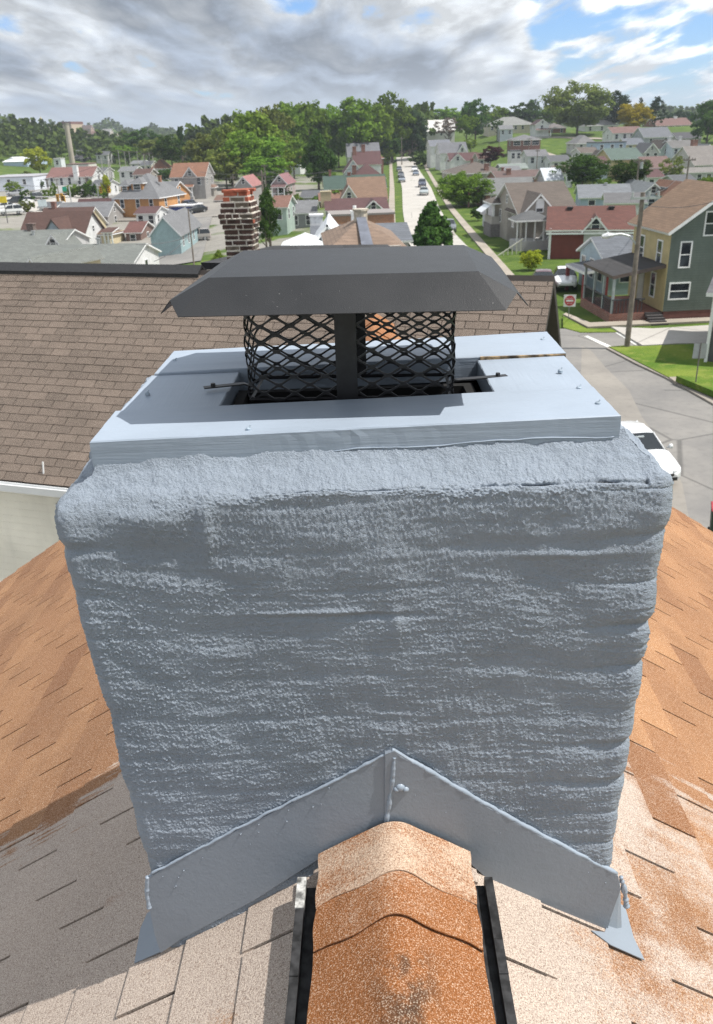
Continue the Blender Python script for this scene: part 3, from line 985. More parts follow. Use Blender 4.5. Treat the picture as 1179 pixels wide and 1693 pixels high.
for (a, b_) in ((-LEN, -8.75), (-1.05, -.62)) if False else ((-LEN, -5.05), (-1.28, -1.02)):
    vt.slab([(a, -.16, -.045), (b_, -.16, -.045), (b_, 0, .062), (a, 0, .062)], .03)
    vt.slab([(a, 0, .062), (b_, 0, .062), (b_, .16, -.045), (a, .16, -.045)], .03)
    vt.box(a, b_, -.155, -.13, -.10, -.055)
vt.build('ridge_vent', M_RUBBER, nb)
mb = MB(); zE = -SLN * sN
mb.prism([(-runN + .35, -10.2), (runN - .35, -10.2), (runN - .35, zE + .02), (0, -.16), (-runN + .35, zE + .02)], 'x', -LEN + .3, -.3)
mb.build('wall', siding((.90, .87, .77), .11), nb)
gt = MB()
for (dz, dy) in ((0, 0),):
    prof = [(-runN - .13, zE - .005), (-runN - .125, zE - .10), (-runN - .07, zE - .135), (-runN - .005, zE - .13), (-runN - .005, zE - .02), (-runN - .02, zE - .02), (-runN - .025, zE - .11), (-runN - .065, zE - .115), (-runN - .105, zE - .09), (-runN - .112, zE - .005)]
    gt.prism(prof, 'x', -LEN, -.0)
gt.build('gutter', WHITE, nb)
pw = onY(93, 850, 10.2)
wd = MB(); 
lx = (pw - np.array(nb.location)) @ uN
wd.box(lx, lx + .95, -runN + .30, -runN + .36, zE - 1.75, zE - .42)
wnd = wd.build('window', WHITE, nb)
wd = MB(); wd.box(lx + .05, lx + .90, -runN + .292, -runN + .33, zE - 1.70, zE - .47); wd.build('pane', glass(), wnd)
st = MB(); p0 = onZ(70, 781, CAMH - 3.82); q = (p0 - np.array(nb.location)); l0 = q @ uN
st.tube([(l0, -runN + .12, zE + .06), (l0 + .01, -runN + .14, zE + .24)], .011, 5); st.build('vent_pipe', WHITE, nb)
# rear wing, dark grey, rising behind the ridge
rw = MB(); 
pA = onY(332, 434, 14.2); pB = onY(452, 406, 14.6); pC = onY(640, 404, 14.6); pD = onY(700, 440, 13.2)
rw.slab([tuple(np.array([(p - np.array(nb.location)) @ uN, (p - np.array(nb.location)) @ nN, p[2] - nb.location[2]])) for p in (pA, pD, pC, pB)], .12)
rw.build('rear_roof', shingle((.055, .057, .062)), nb)

# ------------------------------------------------------------------ crumbling brick chimney behind that ridge
bc0 = onY(405, 452, 12.95)
bch = tag(empty('brick_chimney', bc0, R_(-9)), 'crumbling dark brick chimney with thick white mortar behind the brown roof ridge', 'chimney')
rg = random.Random(21)
MORTAR = plain((.62, .58, .52), .95, 0, .2, 40)


def brickstack():
    bm_b = MB(); core = MB()
    ch = .0745; nrow = 23; zb = -.55
    for r in range(nrow):
        z0 = zb + r * ch
        top = nrow - 1 - r
        grow = {0: .000, 1: .0, 2: .012, 3: .030, 4: .052, 5: .046, 6: .020}.get(top, 0.0)
        shrink = {0: .03, 1: .015}.get(top, 0.0)
        hwx = .205 + grow - shrink; hwy = .185 + grow - shrink
        core.box(-hwx + .010, hwx - .010, -hwy + .010, hwy - .010, z0 - .001, z0 + ch)
        for face in range(4):
            L = 2 * hwx if face % 2 == 0 else 2 * hwy
            x = -L / 2 - (0 if r % 2 == 0 else .10)
            while x < L / 2:
                bl = .205 if rg.random() > .18 else .10
                a = max(x, -L / 2) + .007; b_ = min(x + bl, L / 2) - .007; x += bl + .004
                if b_ - a < .03: continue
                out = rg.uniform(-.004, .006); h0 = z0 + .010 + rg.uniform(-.003, .003); h1 = z0 + ch - .010 + rg.uniform(-.003, .003)
                mi = 0 if top > 1 else 1
                if rg.random() < .07: mi = 1
                if rg.random() < .08: mi = 2
                if top in (2, 3) and face == 0 and rg.random() < .4: mi = 2
                dpt = .05
                if face == 0: bm_b.box(a, b_, -hwy - out, -hwy + dpt, h0, h1, mi)
                elif face == 1: bm_b.box(hwx - dpt, hwx + out, a, b_, h0, h1, mi)
                elif face == 2: bm_b.box(a, b_, hwy - dpt, hwy + out, h0, h1, mi)
                else: bm_b.box(-hwx - out, -hwx + dpt, a, b_, h0, h1, mi)
        # mortar smears
        for k in range(7):
            f_ = rg.randrange(2); t = rg.uniform(-.2, .2); rr = rg.uniform(.008, .016)
            c = (t, -hwy - .001, z0 + rg.uniform(-.004, .012)) if f_ == 0 else (hwx + .001, t * .9, z0 + rg.uniform(-.004, .012))
            dx = (rr * 2.2, .0, 0) if f_ == 0 else (0, rr * 2.2, 0)
            core.tube([(c[0] - dx[0], c[1] - dx[1], c[2]), c, (c[0] + dx[0], c[1] + dx[1], c[2] + rg.uniform(-.004, .004))], [rr * .3, rr * .55, rr * .3], 5)
    core.build('mortar', MORTAR, bch)
    mats = [plain((.060, .034, .028), .9, 0, .5, 9), plain((.30, .085, .05), .9, 0, .4, 9), plain((.13, .105, .08), .9, 0, .4, 9)]
    return bm_b.build('bricks', mats, bch, bevel=.004)


brickstack()
tc_ = MB()
for (x, y, c_) in ((-.10, -.12, 0), (.09, -.13, 0), (.15, .06, 0), (-.03, .1, 0)):
    tc_.box(x - .10, x + .09, y - .05, y + .05, 1.150 + rg.uniform(-.01, .008), 1.175 + rg.uniform(0, .012))
tc_.build('loose_brick', plain((.34, .10, .06), .9, 0, .4, 9), bch, bevel=.006)

# ------------------------------------------------------------------ ground, roads, paths
def ground():
    az = np.concatenate([np.radians(np.linspace(-180, -36, 40, endpoint=False)), np.radians(np.linspace(-36, 36, 190, endpoint=False)), np.radians(np.linspace(36, 180, 40, endpoint=False))])
    rr = np.concatenate([[.5], np.geomspace(4, 5200, 150)])
    A, R = np.meshgrid(az, rr)
    X = R * np.sin(A); Y = R * np.cos(A); Z = terrain(X, Y)
    Z = Z + .6 * fbm(np.stack([X, Y, X * 0], -1) / 14.0, 3) * sm(Y, 150, 260) * .4 - .06
    m, t, b = newmat('grass_ground')
    co = obco(t); n1_ = t.noise(co, .35, 6, .6); n2_ = t.noise(co, .03, 4); n3_ = t.noise(co, 3.5, 4, .7)
    col = t.mix(t.sstep(n1_, .3, .7), (.050, .088, .018), (.095, .140, .028))
    col = t.mix(t.sstep(n1_, .55, .8, 0, .6), col, (.22, .22, .055))
    col = t.mix(t.sstep(n2_, .45, .7, 0, .5), col, (.06, .09, .02))
    col = t.mix(t.sstep(n3_, .5, .8, 0, .35), col, (.03, .06, .012))
    sp = t.new('ShaderNodeSeparateXYZ', ins={0: co})
    lot = t.math('MULTIPLY', t.sstep(sp.outputs[0], 2.0, -12.0), t.sstep(sp.outputs[1], 330.0, 240.0))
    lot = t.math('MULTIPLY', lot, t.sstep(t.noise(co, .06, 5, .55), .40, .47))
    col = t.mix(t.math('MULTIPLY', lot, .93), col, t.mix(t.noise(co, .5, 6, .6), (.17, .16, .15), (.33, .31, .285)))
    t.l.new(col, b.inputs['Base Color']); setp(t, b, 'Roughness', .95); setp(t, b, 'Specular IOR Level', .1)
    bump(t, b, n3_, .6, .15)
    g_ = grid_mesh('ground', np.concatenate([P_ := np.stack([X, Y, Z], -1)], 0), m, None, None, closed=True)
    tag(g_, 'green grass ground of the valley town', None, kind='structure'); return g_


ground()


def roadmat(c, c2, crack=True, name='concrete_paving', jl=0):
    m, t, b = newmat(name); co = obco(t)
    n = t.noise(co, .22, 6, .6); n2_ = t.noise(co, 3.0, 5, .6)
    v = t.new('ShaderNodeTexVoronoi', feature='DISTANCE_TO_EDGE', ins={0: t.vmath('ADD', co, (0, 0, 0))}); v.inputs['Scale'].default_value = .16
    col = t.mix(t.sstep(n, .3, .7), c, c2)
    col = t.mix(t.sstep(n2_, .45, .8, 0, .35), col, sc(c, .6))
    if crack: col = t.mix(t.sstep(v.outputs[0], .012, .003, 0, .55), col, sc(c, .3))
    if jl:
        s = t.new('ShaderNodeSeparateXYZ', ins={0: co}); fr = t.math('FRACT', t.math('DIVIDE', s.outputs[1], jl))
        col = t.mix(t.sstep(fr, .025, .012, 0, .6), col, sc(c, .4))
    t.l.new(col, b.inputs['Base Color']); setp(t, b, 'Roughness', .9); bump(t, b, n2_, .3, .01)
    return m


M_CONC = roadmat((.36, .34, .31), (.42, .40, .37), jl=9.0)
M_ASPH = roadmat((.15, .145, .14), (.215, .205, .19), name='worn_asphalt')
M_WALK = roadmat((.25, .22, .18), (.34, .30, .25), False, 'sidewalk_concrete', jl=1.6)
M_GRAVEL = roadmat((.185, .172, .155), (.25, .232, .205), False, 'gravel_shoulder')
M_MARK = plain((.60, .60, .57), .8, 0, .25, 2)
M_LAWN = None


def strip(name, pts, wdt, mat, lift, label=None, n=40, curb=0.0):
    """road or path along a polyline, draped on the terrain"""
    pts = [np.array(p, float) for p in pts]; acc = [0]
    for a, b_ in zip(pts[:-1], pts[1:]): acc.append(acc[-1] + np.linalg.norm(b_ - a))
    s = np.linspace(0, acc[-1], n); X = np.interp(s, acc, [p[0] for p in pts]); Y = np.interp(s, acc, [p[1] for p in pts])
    tx, ty = np.gradient(X), np.gradient(Y); L = np.hypot(tx, ty); nx, ny = -ty / L, tx / L
    wd_ = np.interp(s, acc, wdt) if isinstance(wdt, (list, tuple)) else np.full(n, wdt)
    cols = [-.5, -.25, 0, .25, .5]; rows = []
    for c in cols:
        x = X - nx * c * wd_; y = Y - ny * c * wd_; rows.append(np.stack([x, y, terrain(x, y) + lift], -1))
    P = np.stack(rows, 1)
    e0 = P[:, :1].copy(); e0[..., 2] -= .12 + curb; e1 = P[:, -1:].copy(); e1[..., 2] -= .12 + curb
    o = grid_mesh(name, np.concatenate([e0, P, e1], 1), mat)
    o.data.polygons.foreach_set('use_smooth', np.zeros(len(o.data.polygons), bool))
    tag(o, label or name.replace('_', ' '), None, kind='structure'); return o


def sheet(name, pxs, z, mat, th=.10, label=None):
    mb = MB(); q = [tuple(onZ(x, y, z)) for x, y in pxs]
    a = sum(q[i][0] * q[(i + 1) % len(q)][1] - q[(i + 1) % len(q)][0] * q[i][1] for i in range(len(q)))
    mb.slab(q if a > 0 else q[::-1], th); o = mb.build(name, mat); tag(o, label or name.replace('_', ' '), None, kind='structure'); return o


# long straight street up the valley, its verge paths, the cross street and the lane in front
strip('street', [(9.6, 62), (10.7, 112), (12.6, 150), (16.2, 206), (24.3, 366)], [7.0, 6.2, 6.2, 6.6, 7.2], M_CONC, .03, 'pale concrete street running straight up the valley', 60)
strip('sidewalk', [(4.2, 62), (5.7, 112), (7.6, 150), (10.6, 206), (18.4, 366)], 1.1, M_WALK, .06, 'narrow pale sidewalk left of the long street', 60)
strip('sidewalk', [(14.0, 70), (15.4, 100), (17.6, 150), (21.0, 206), (29.0, 330)], 1.0, M_WALK, .06, 'narrow pale sidewalk right of the long street', 60)
sheet('lane', [(1179, 1000), (900, 1000), (760, 900), (800, 640), (840, 570), (860, 545), (945, 543), (1010, 543), (1062, 574), (1006, 574), (1050, 597), (1100, 619), (1179, 664)], .028, M_ASPH, .12, 'worn grey asphalt lane curving past the white car')
sheet('cross_street', [(1079, 546), (1010, 543), (1062, 574), (1120, 571), (1300, 568), (1300, 526), (1179, 540)], .032, M_CONC, .12, 'pale concrete cross street beyond the corner lawn')
sheet('gravel_shoulder', [(962, 572), (978, 580), (1000, 606), (1040, 645), (1062, 690), (1098, 740), (1128, 800), (1140, 860), (1090, 900), (1000, 760), (960, 640)], .034, M_GRAVEL, .02, 'dusty gravel shoulder beside the white car')
sheet('crosswalk_line', [(966, 556), (972, 555), (1012, 573), (1004, 574)], .040, M_MARK, .006, 'faded white crosswalk line nearer the roof')
sheet('crosswalk_line', [(1010, 545), (1017, 545), (1058, 569), (1050, 570)], .040, M_MARK, .006, 'faded white crosswalk line nearer the cross street')
sheet('sidewalk', [(931, 519), (936, 517), (976, 533), (1179, 524), (1260, 520), (1260, 526), (1179, 530), (972, 540)], .06, M_WALK, .12, 'pale sidewalk bending round the corner below the stop sign')


def lawnmat():
    m, t, b = newmat('lawn_grass'); co = obco(t)
    n = t.noise(co, .30, 5, .6); n2_ = t.noise(co, 6.0, 5, .75); n3_ = t.noise(co, 1.3, 4)
    col = t.mix(t.sstep(n, .35, .68), (.075, .14, .020), (.165, .215, .038))
    col = t.mix(t.sstep(n3_, .5, .75, 0, .5), col, (.27, .27, .075))
    col = t.mix(t.sstep(n2_, .45, .7, 0, .4), col, (.045, .085, .012))
    t.l.new(col, b.inputs['Base Color']); setp(t, b, 'Roughness', .95); setp(t, b, 'Specular IOR Level', .1); bump(t, b, n2_, .7, .1)
    return m


M_LAWN = lawnmat()
M_CURB = roadmat((.20, .18, .16), (.30, .27, .23), False, 'dark_curb')
sheet('curb', [(1003, 575), (1050, 600), (1100, 623), (1179, 667), (1260, 712), (1260, 700), (1179, 657), (1100, 613), (1050, 592), (1008, 572)], .12, M_CURB, .3, 'dark weathered curb edging the corner lawn')
sheet('lawn', [(1007, 573), (1030, 571), (1062, 572), (1120, 569), (1300, 564), (1300, 620), (1111, 626), (1050, 595)], .16, M_LAWN, .3, 'sunlit corner lawn beside the lane')
sheet('path', [(1106, 623), (1300, 616), (1300, 629), (1118, 632)], .175, M_WALK, .3, 'thin concrete path across the corner lawn')
sheet('lawn', [(1117, 631), (1300, 628), (1300, 712), (1179, 657)], .16, M_LAWN, .3, 'strip of lawn below the concrete path')
sheet('verge', [(931, 522), (970, 543), (1079, 543), (1260, 528), (1260, 534), (1079, 548), (960, 549), (931, 541)], .075, M_LAWN, .12, 'grass verge along the cross street')
strip('yard', [(-16, 7.4), (9, 7.0)], 12, roadmat((.46, .44, .40), (.55, .53, .48), False, 'bounce_concrete'), .02, 'concrete yard added between the two houses to bounce light onto the wall', 20)  # added pale surface, bounces neutral light onto the neighbour's wall instead of lawn green
# left side: road and parking ground among the houses
strip('road', [(-22, 112), (-27, 150), (-31, 185), (-60, 215)], [6, 7, 8, 8], M_ASPH, .10, 'grey road passing the light blue house', 40)
strip('parking_lot', [(-20, 176), (-48, 178)], 22, M_GRAVEL, .12, 'pale gravel yard beside the blue walled shop', 20)
strip('parking_lot', [(-58, 200), (-110, 196)], 44, M_CONC, .10, 'bright concrete car park behind the brown roofed houses', 24)
strip('road', [(-40, 236), (-130, 262)], 9, M_ASPH, .10, 'road under the traffic signals', 24)
strip('driveway', [(63, 300), (66, 282), (70, 268), (78, 262)], [7, 5, 5, 4], M_WALK, .14, 'pale driveway curving up the hillside lawn', 24)
strip('driveway', [(44, 246), (60, 250), (66, 246)], 4, M_WALK, .14, 'pale driveway in front of the white garage', 14)
strip('driveway', [(36, 318), (46, 322), (54, 320)], 6, M_ASPH, .14, 'dark asphalt drive on the hillside', 14)
strip('driveway', [(78, 345), (96, 332)], 5, M_WALK, .14, 'pale drive below the big spreading tree', 14)

# ------------------------------------------------------------------ houses
def ridge_z(xc, yr, Y): return onY(xc, yr, Y)[2]


_wmesh = {}


def window(parent, x, z, wd_, ht, face, off, frame=None):
    """framed window; face 'f' front (y=off), 'r'/'l' side (x=off). Parts: window > pane"""
    frame = frame or WHITE
    key = (round(wd_, 2), round(ht, 2), frame.name)
    if key not in _wmesh:
        a = MB(); t_ = .09
        a.box(-wd_ / 2 - t_, wd_ / 2 + t_, -.05, .02, -ht / 2 - t_, -ht / 2); a.box(-wd_ / 2 - t_, wd_ / 2 + t_, -.05, .02, ht / 2, ht / 2 + t_)
        a.box(-wd_ / 2 - t_, -wd_ / 2, -.05, .02, -ht / 2, ht / 2); a.box(wd_ / 2, wd_ / 2 + t_, -.05, .02, -ht / 2, ht / 2)
        a.box(-wd_ / 2, wd_ / 2, -.035, .02, -.03, .03)
        me = a.mesh('window'); me.materials.append(frame)
        p = MB(); p.box(-wd_ / 2, wd_ / 2, -.012, .015, -ht / 2, ht / 2); pm = p.mesh('pane'); pm.materials.append(glass())
        _wmesh[key] = (me, pm)
    me, pm = _wmesh[key]
    o = link('window', me, parent); q = link('pane', pm, o)
    if face == 'f': o.location = (x, off, z)
    elif face == 'r': o.location = (off, x, z); o.rotation_euler = (0, 0, math.pi / 2)
    else: o.location = (off, x, z); o.rotation_euler = (0, 0, -math.pi / 2)
    return o


def gable_roof(mb, x0, x1, y0, y1, ze, zr, along, oh=.35, th=.16, mr=0, mt=1):
    """two slabs; along 'x' ridge parallel to x, 'y' ridge parallel to y. ze eave height at wall, zr ridge height"""
    if along == 'x':
        ym = (y0 + y1) / 2; k = (zr - ze) / (ym - y0); d = oh * k
        mb.slab([(x0 - oh, y0 - oh, ze - d), (x1 + oh, y0 - oh, ze - d), (x1 + oh, ym, zr), (x0 - oh, ym, zr)], th, mr, mt, 2)
        mb.slab([(x0 - oh, ym, zr), (x1 + oh, ym, zr), (x1 + oh, y1 + oh, ze - d), (x0 - oh, y1 + oh, ze - d)], th, mr, mt, 0)
    else:
        xm = (x0 + x1) / 2; k = (zr - ze) / (xm - x0); d = oh * k
        mb.slab([(x0 - oh, y0 - oh, ze - d), (xm, y0 - oh, zr), (xm, y1 + oh, zr), (x0 - oh, y1 + oh, ze - d)], th, mr, mt, 1)
        mb.slab([(xm, y0 - oh, zr), (x1 + oh, y0 - oh, ze - d), (x1 + oh, y1 + oh, ze - d), (xm, y1 + oh, zr)], th, mr, mt, 3)


def hip_roof(mb, x0, x1, y0, y1, ze, zr, oh=.35, th=.16, mr=0, mt=1, rl=None):
    w_, d_ = x1 - x0, y1 - y0; xm, ym = (x0 + x1) / 2, (y0 + y1) / 2
    if w_ >= d_: hl = (w_ - d_) / 2 if rl is None else rl / 2; A, B = (xm - hl, ym, zr), (xm + hl, ym, zr)
    else: hl = (d_ - w_) / 2 if rl is None else rl / 2; A, B = (xm, ym - hl, zr), (xm, ym + hl, zr)
    e = [(x0 - oh, y0 - oh, ze - .15), (x1 + oh, y0 - oh, ze - .15), (x1 + oh, y1 + oh, ze - .15), (x0 - oh, y1 + oh, ze - .15)]
    low = [(p[0], p[1], p[2] - th) for p in e]
    if w_ >= d_: fs = [(0, 1, 5, 4), (1, 2, 5), (2, 3, 4, 5), (3, 0, 4)]
    else: fs = [(0, 1, 4), (1, 2, 5, 4), (2, 3, 5), (3, 0, 4, 5)]
    mb.add(e + [A, B], fs, mr)
    mb.add(e + low, [(0, 4, 5, 1), (1, 5, 6, 2), (2, 6, 7, 3), (3, 7, 4, 0), (7, 6, 5, 4)], mt)


def chimney(roofo, x, y, z0, h, w_=.55, mat=None, pot=False):
    mb = MB(); mb.box(x - w_ / 2, x + w_ / 2, y - w_ / 2, y + w_ / 2, z0 - 1.2, z0 + h); mb.box(x - w_ / 2 - .07, x + w_ / 2 + .07, y - w_ / 2 - .07, y + w_ / 2 + .07, z0 + h, z0 + h + .15)
    if pot: mb.tube([(x, y, z0 + h + .15), (x, y, z0 + h + .55)], .15, 8)
    return mb.build('chimney', mat or brick(), roofo)


def house(label, ori, xl, xr, ye, yr, Y, d, wallm, roofm, yaw=0, win=(3, 1), side=2, trim=None, zb=None, chim_=(), xg=None, porch=None, dormer=None, name='house', cat='house', group=None, hip_rl=None, door=None, oh=.35, hmin=2.2, attic=True, winsz=(.85, 1.35)):
    trim = trim or WHITE
    xc = (xl + xr) / 2; s = mpp(xc, ye, Y); yw = R_(yaw)
    wd_ = (xr - xl) * s / math.cos(yw)
    b0 = onY(xc, ye, Y); zt = float(terrain(b0[0], b0[1])) if zb is None else zb
    hw_ = max(hmin, b0[2] - zt); zt = b0[2] - hw_
    hd_ = d
    o = empty(name, (b0[0], b0[1], zt), yw); tag(o, label, cat, group)
    x0, x1 = -wd_ / 2, wd_ / 2
    if ori == 'gable': zr = ridge_z(xc, yr, Y) - zt
    else: zr = ridge_z(xc, yr, Y + d / 2 * math.cos(yw)) - zt
    run = (wd_ if ori == 'gable' else d) / 2
    zr = min(max(zr, hw_ + .22 * run), hw_ + 1.25 * run)
    wm = MB()
    if ori == 'gable': wm.prism([(x0, -5), (x1, -5), (x1, hw_), (0, zr - .05), (x0, hw_)], 'y', 0, d)
    elif ori == 'side': wm.prism([(0, -5), (d, -5), (d, hw_), (d / 2, zr - .05), (0, hw_)], 'x', x0, x1)
    else: wm.box(x0, x1, 0, d, -5, hw_)
    wall = wm.build('wall', wallm, o)
    rm = MB()
    if ori == 'gable': gable_roof(rm, x0, x1, 0, d, hw_, zr, 'y', oh)
    elif ori == 'side': gable_roof(rm, x0, x1, 0, d, hw_, zr, 'x', oh)
    elif ori == 'hip': hip_roof(rm, x0, x1, 0, d, hw_, zr, oh, rl=hip_rl)
    else: rm.box(x0 - .1, x1 + .1, -.1, d + .1, hw_, hw_ + .25)
    ro = rm.build('roof', [roofm, trim], o)
    for c in chim_:
        fx, fy = c[0], c[1]; cx_, cy_ = x0 + fx * wd_, fy * d
        zz = (zr - abs(cx_) / run * (zr - hw_)) if ori == 'gable' else (zr - abs(cy_ - d / 2) / run * (zr - hw_))
        chimney(ro, cx_, cy_, zz, c[2], c[3] if len(c) > 3 else .55, c[4] if len(c) > 4 else None, len(c) > 5)
    cols, rows_ = win
    nst = max(1, int(hw_ // 2.5)); rows_ = min(rows_, nst)
    for r in range(rows_):
        zc_ = hw_ - 1.15 - r * 2.65
        if zc_ < .8: break
        for c in range(cols):
            x = x0 + wd_ * (c + .5 + (.12 if c % 2 else -.08) * .4) / cols
            if porch and r == nst - 1 and False: continue
            window(o, x, zc_, winsz[0], winsz[1], 'f', 0)
    if ori == 'gable' and attic and zr - hw_ > 1.4: window(o, 0, hw_ + (zr - hw_) * .38, .6, .8, 'f', 0)
    for r in range(min(nst, 2)):
        zc_ = hw_ - 1.15 - r * 2.65
        if zc_ < .8: break
        for c in range(side):
            y = d * (c + .5) / side
            if b0[0] < -4: window(o, y, zc_, winsz[0], winsz[1], 'r', x1)
            elif b0[0] > 14: window(o, y, zc_, winsz[0], winsz[1], 'l', x0)
    if ori == 'side' and attic and zr - hw_ > 1.6 and abs(b0[0]) > 14: window(o, d / 2, hw_ + (zr - hw_) * .35, .6, .8, 'r' if b0[0] < 0 else 'l', x1 if b0[0] < 0 else x0)
    if door is not None:
        dm = MB(); xx = x0 + door * wd_; dm.box(xx - .5, xx + .5, -.05, .02, 0, 2.1); do = dm.build('door', plain((.16, .05, .04), .5), o)
        kb = MB(); kb.tube([(xx + .36, -.05, 1.0), (xx + .36, -.11, 1.0)], .04, 6); kb.build('handle', GALV, do)
    if xg:
        f0, f1, pk, proj = xg[:4]; gm = xg[4] if len(xg) > 4 else wallm
        gx0, gx1 = x0 + f0 * wd_, x0 + f1 * wd_; xm = (gx0 + gx1) / 2; zp = hw_ + (zr - hw_) * pk
        g_ = MB(); g_.prism([(gx0, hw_ - 2.6 if proj < .3 else -5), (gx1, hw_ - 2.6 if proj < .3 else -5), (gx1, hw_ - .02), (xm, zp - .05), (gx0, hw_ - .02)], 'y', -proj - .02, d * .45)
        go = g_.build('gable', gm, o)
        g_ = MB(); gable_roof(g_, gx0, gx1, -proj, d * .48, hw_ + .02, zp, 'y', .3)
        g_.build('gable_roof', [roofm, trim], o)
        window(o, xm, hw_ + (zp - hw_) * .28, .7, 1.0, 'f', -proj - .02)
    if dormer:
        for (fx, wdm, hh) in dormer:
            dx = x0 + fx * wd_; zz = hw_ + (zr - hw_) * .25; yb_ = d / 2 * .25
            g_ = MB(); g_.box(dx - wdm / 2, dx + wdm / 2, yb_, d / 2, zz - .3, zz + hh); dob = g_.build('dormer', wallm, o)
            g_ = MB(); hip_roof(g_, dx - wdm / 2, dx + wdm / 2, yb_, d / 2 + .5, zz + hh + .1, zz + hh + .9, .3); g_.build('dormer_roof', [roofm, trim], o)
            window(o, dx, zz + hh * .5, wdm * .6, hh * .62, 'f', yb_)
    if porch:
        f0, f1, hp, dp = porch[:4]; pr = porch[4] if len(porch) > 4 else roofm
        a, b_ = x0 + f0 * wd_, x0 + f1 * wd_
        g_ = MB(); g_.box(a, b_, -dp, -.01, -4, .45); g_.build('porch_floor', porch[5] if len(porch) > 5 else plain((.30, .29, .28), .8), o)
        g_ = MB(); g_.slab([(a - .2, -dp - .2, hp), (b_ + .2, -dp - .2, hp), (b_ + .2, 0, hp + .55), (a - .2, 0, hp + .55)], .15, 0, 1); g_.build('porch_roof', [pr, trim], o)
        for t_ in (0, .5, 1):
            g_ = MB(); xx = a + .12 + (b_ - a - .24) * t_; g_.box(xx - .09, xx + .09, -dp + .03, -dp + .21, .45, hp - .06); g_.build('porch_post', trim, o)
        g_ = MB(); g_.box(a, b_, -dp + .09, -dp + .15, 1.25, 1.33)
        nb_ = max(4, int((b_ - a) / .25))
        for i in range(nb_ + 1): xx = a + (b_ - a) * i / nb_; g_.box(xx - .025, xx + .025, -dp + .10, -dp + .14, .46, 1.25)
        g_.build('railing', trim, o)
    return o, dict(w=wd_, h=hw_, zr=zr, d=d, x0=x0, x1=x1, roof=ro, s=s)

# ------------------------------------------------------------------ the town, house by house
S = siding; RF = shingle
GREYG = RF((.20, .215, .20)); GREY = RF((.21, .215, .225)); DGREY = RF((.12, .125, .135)); BRN = RF((.115, .062, .050)); MAROON = RF((.115, .055, .055)); TAN = RF((.245, .155, .105))
ORG = RF((.27, .135, .085)); TAUPE = RF((.145, .118, .10)); REDR = RF((.145, .058, .045)); BGREY = RF((.155, .17, .195)); GRN = RF((.06, .105, .085)); GRN2 = RF((.11, .16, .135)); PINK = RF((.40, .19, .18))
WH = S((.70, .71, .71)); CREAM = S((.60, .52, .34)); BLUEG = S((.36, .42, .50)); CYAN = S((.34, .47, .49)); TPE = S((.34, .315, .28)); LBLUE = S((.38, .47, .58)); GREEN = S((.135, .17, .15), .16); YEL = S((.50, .41, .21)); GRY = S((.33, .32, .31)); PINKW = S((.55, .47, .46)); MINT = S((.40, .50, .45)); LGRY = S((.50, .50, .50)); BEIGE = S((.50, .43, .36)); DGRY = S((.16, .165, .17))
REDB = brick((.17, .045, .032), (.15, .06, .05)); ORB = brick((.40, .19, .065), (.42, .25, .12)); BRB = brick((.22, .08, .055)); TANB = brick((.33, .14, .07))
DTRIM = plain((.10, .075, .065), .7)

# --- left, nearest rows
house('long grey-green shingled house with a white gable end just over the brown roof ridge', 'side', -60, 222, 434, 405, 98, 9, WH, GREYG, yaw=-7, win=(0, 0), side=1, chim_=((.72, .5, .5, .3, GALV),))
house('grey-green roofed house behind the first, with white trimmed peaked gable', 'side', -60, 100, 408, 381, 116, 10, LGRY, GREYG, yaw=-7, win=(0, 0), side=0, xg=(.87, 1.06, .95, .5, DGRY), chim_=((.55, .5, .7, .9, brick((.1, .06, .05))), (.62, .35, .4, .3, GALV)))
house('small grey roofed bungalow with a white trimmed gable peeping over the ridge vent', 'gable', 44, 66, 440, 420, 86, 9, CREAM, GREYG, yaw=-25, win=(0, 0), side=0)
house('brown roofed house with large blue-grey front gable and red chimney', 'side', 26, 136, 400, 350, 138, 10, WH, BRN, yaw=-10, win=(0, 0), side=2, xg=(.40, .93, .86, 1.2, BLUEG), trim=DTRIM, chim_=((.60, .12, 1.1, .6, brick((.22, .08, .06))),))
house('yellow gabled house with dark brown roof behind the blue-grey gable', 'side', 60, 143, 376, 343, 152, 9, CREAM, BRN, yaw=-7, win=(0, 0), side=2, chim_=((.18, .5, .8, .7),))
house('white gabled house with grey roof and grey side wall', 'side', 90, 178, 357, 334, 163, 8, GRY, GREY, yaw=-7, win=(1, 1), side=1, xg=None)
house('tall pinkish gabled house with dark maroon roof beside the orange house', 'side', 122, 204, 361, 328, 172, 8, S((.46, .39, .35)), MAROON, yaw=-7, win=(0, 0), side=2, chim_=((.72, .4, .5, .35, GALV),))
house('low yellow porch wing with brown hip roof and square posts', 'hip', 143, 182, 386, 381, 143, 5, CREAM, BRN, yaw=-14, win=(1, 1), side=0, porch=(1.02, 1.42, 2.6, 2.2))
house('little brown roofed house with white front gable near the light blue house', 'side', 207, 232, 383, 366, 146, 7, S((.20, .13, .11)), RF((.17, .075, .065)), yaw=-7, win=(1, 1), side=1, xg=None)
house('brown hipped roof shed behind the little brown house', 'hip', 214, 254, 376, 361, 160, 7, BRB, RF((.16, .08, .07)), win=(0, 0), side=0)
house('light blue narrow gabled house with grey roof', 'gable', 248, 297, 386, 357, 125, 15, CYAN, GREY, yaw=-2, win=(0, 0), side=4, attic=False, winsz=(.8, 1.5))
house('orange-yellow brick house with grey hip roof and dormers', 'hip', 187, 264, 326, 287, 170, 11, ORB, GREY, yaw=-16, win=(3, 2), side=2, dormer=((.46, 2.3, 1.5), (.17, 1.5, 1.1)), chim_=((.80, .45, -.2, .5, brick((.30, .12, .06))),), hip_rl=1.2, winsz=(.7, 1.5))
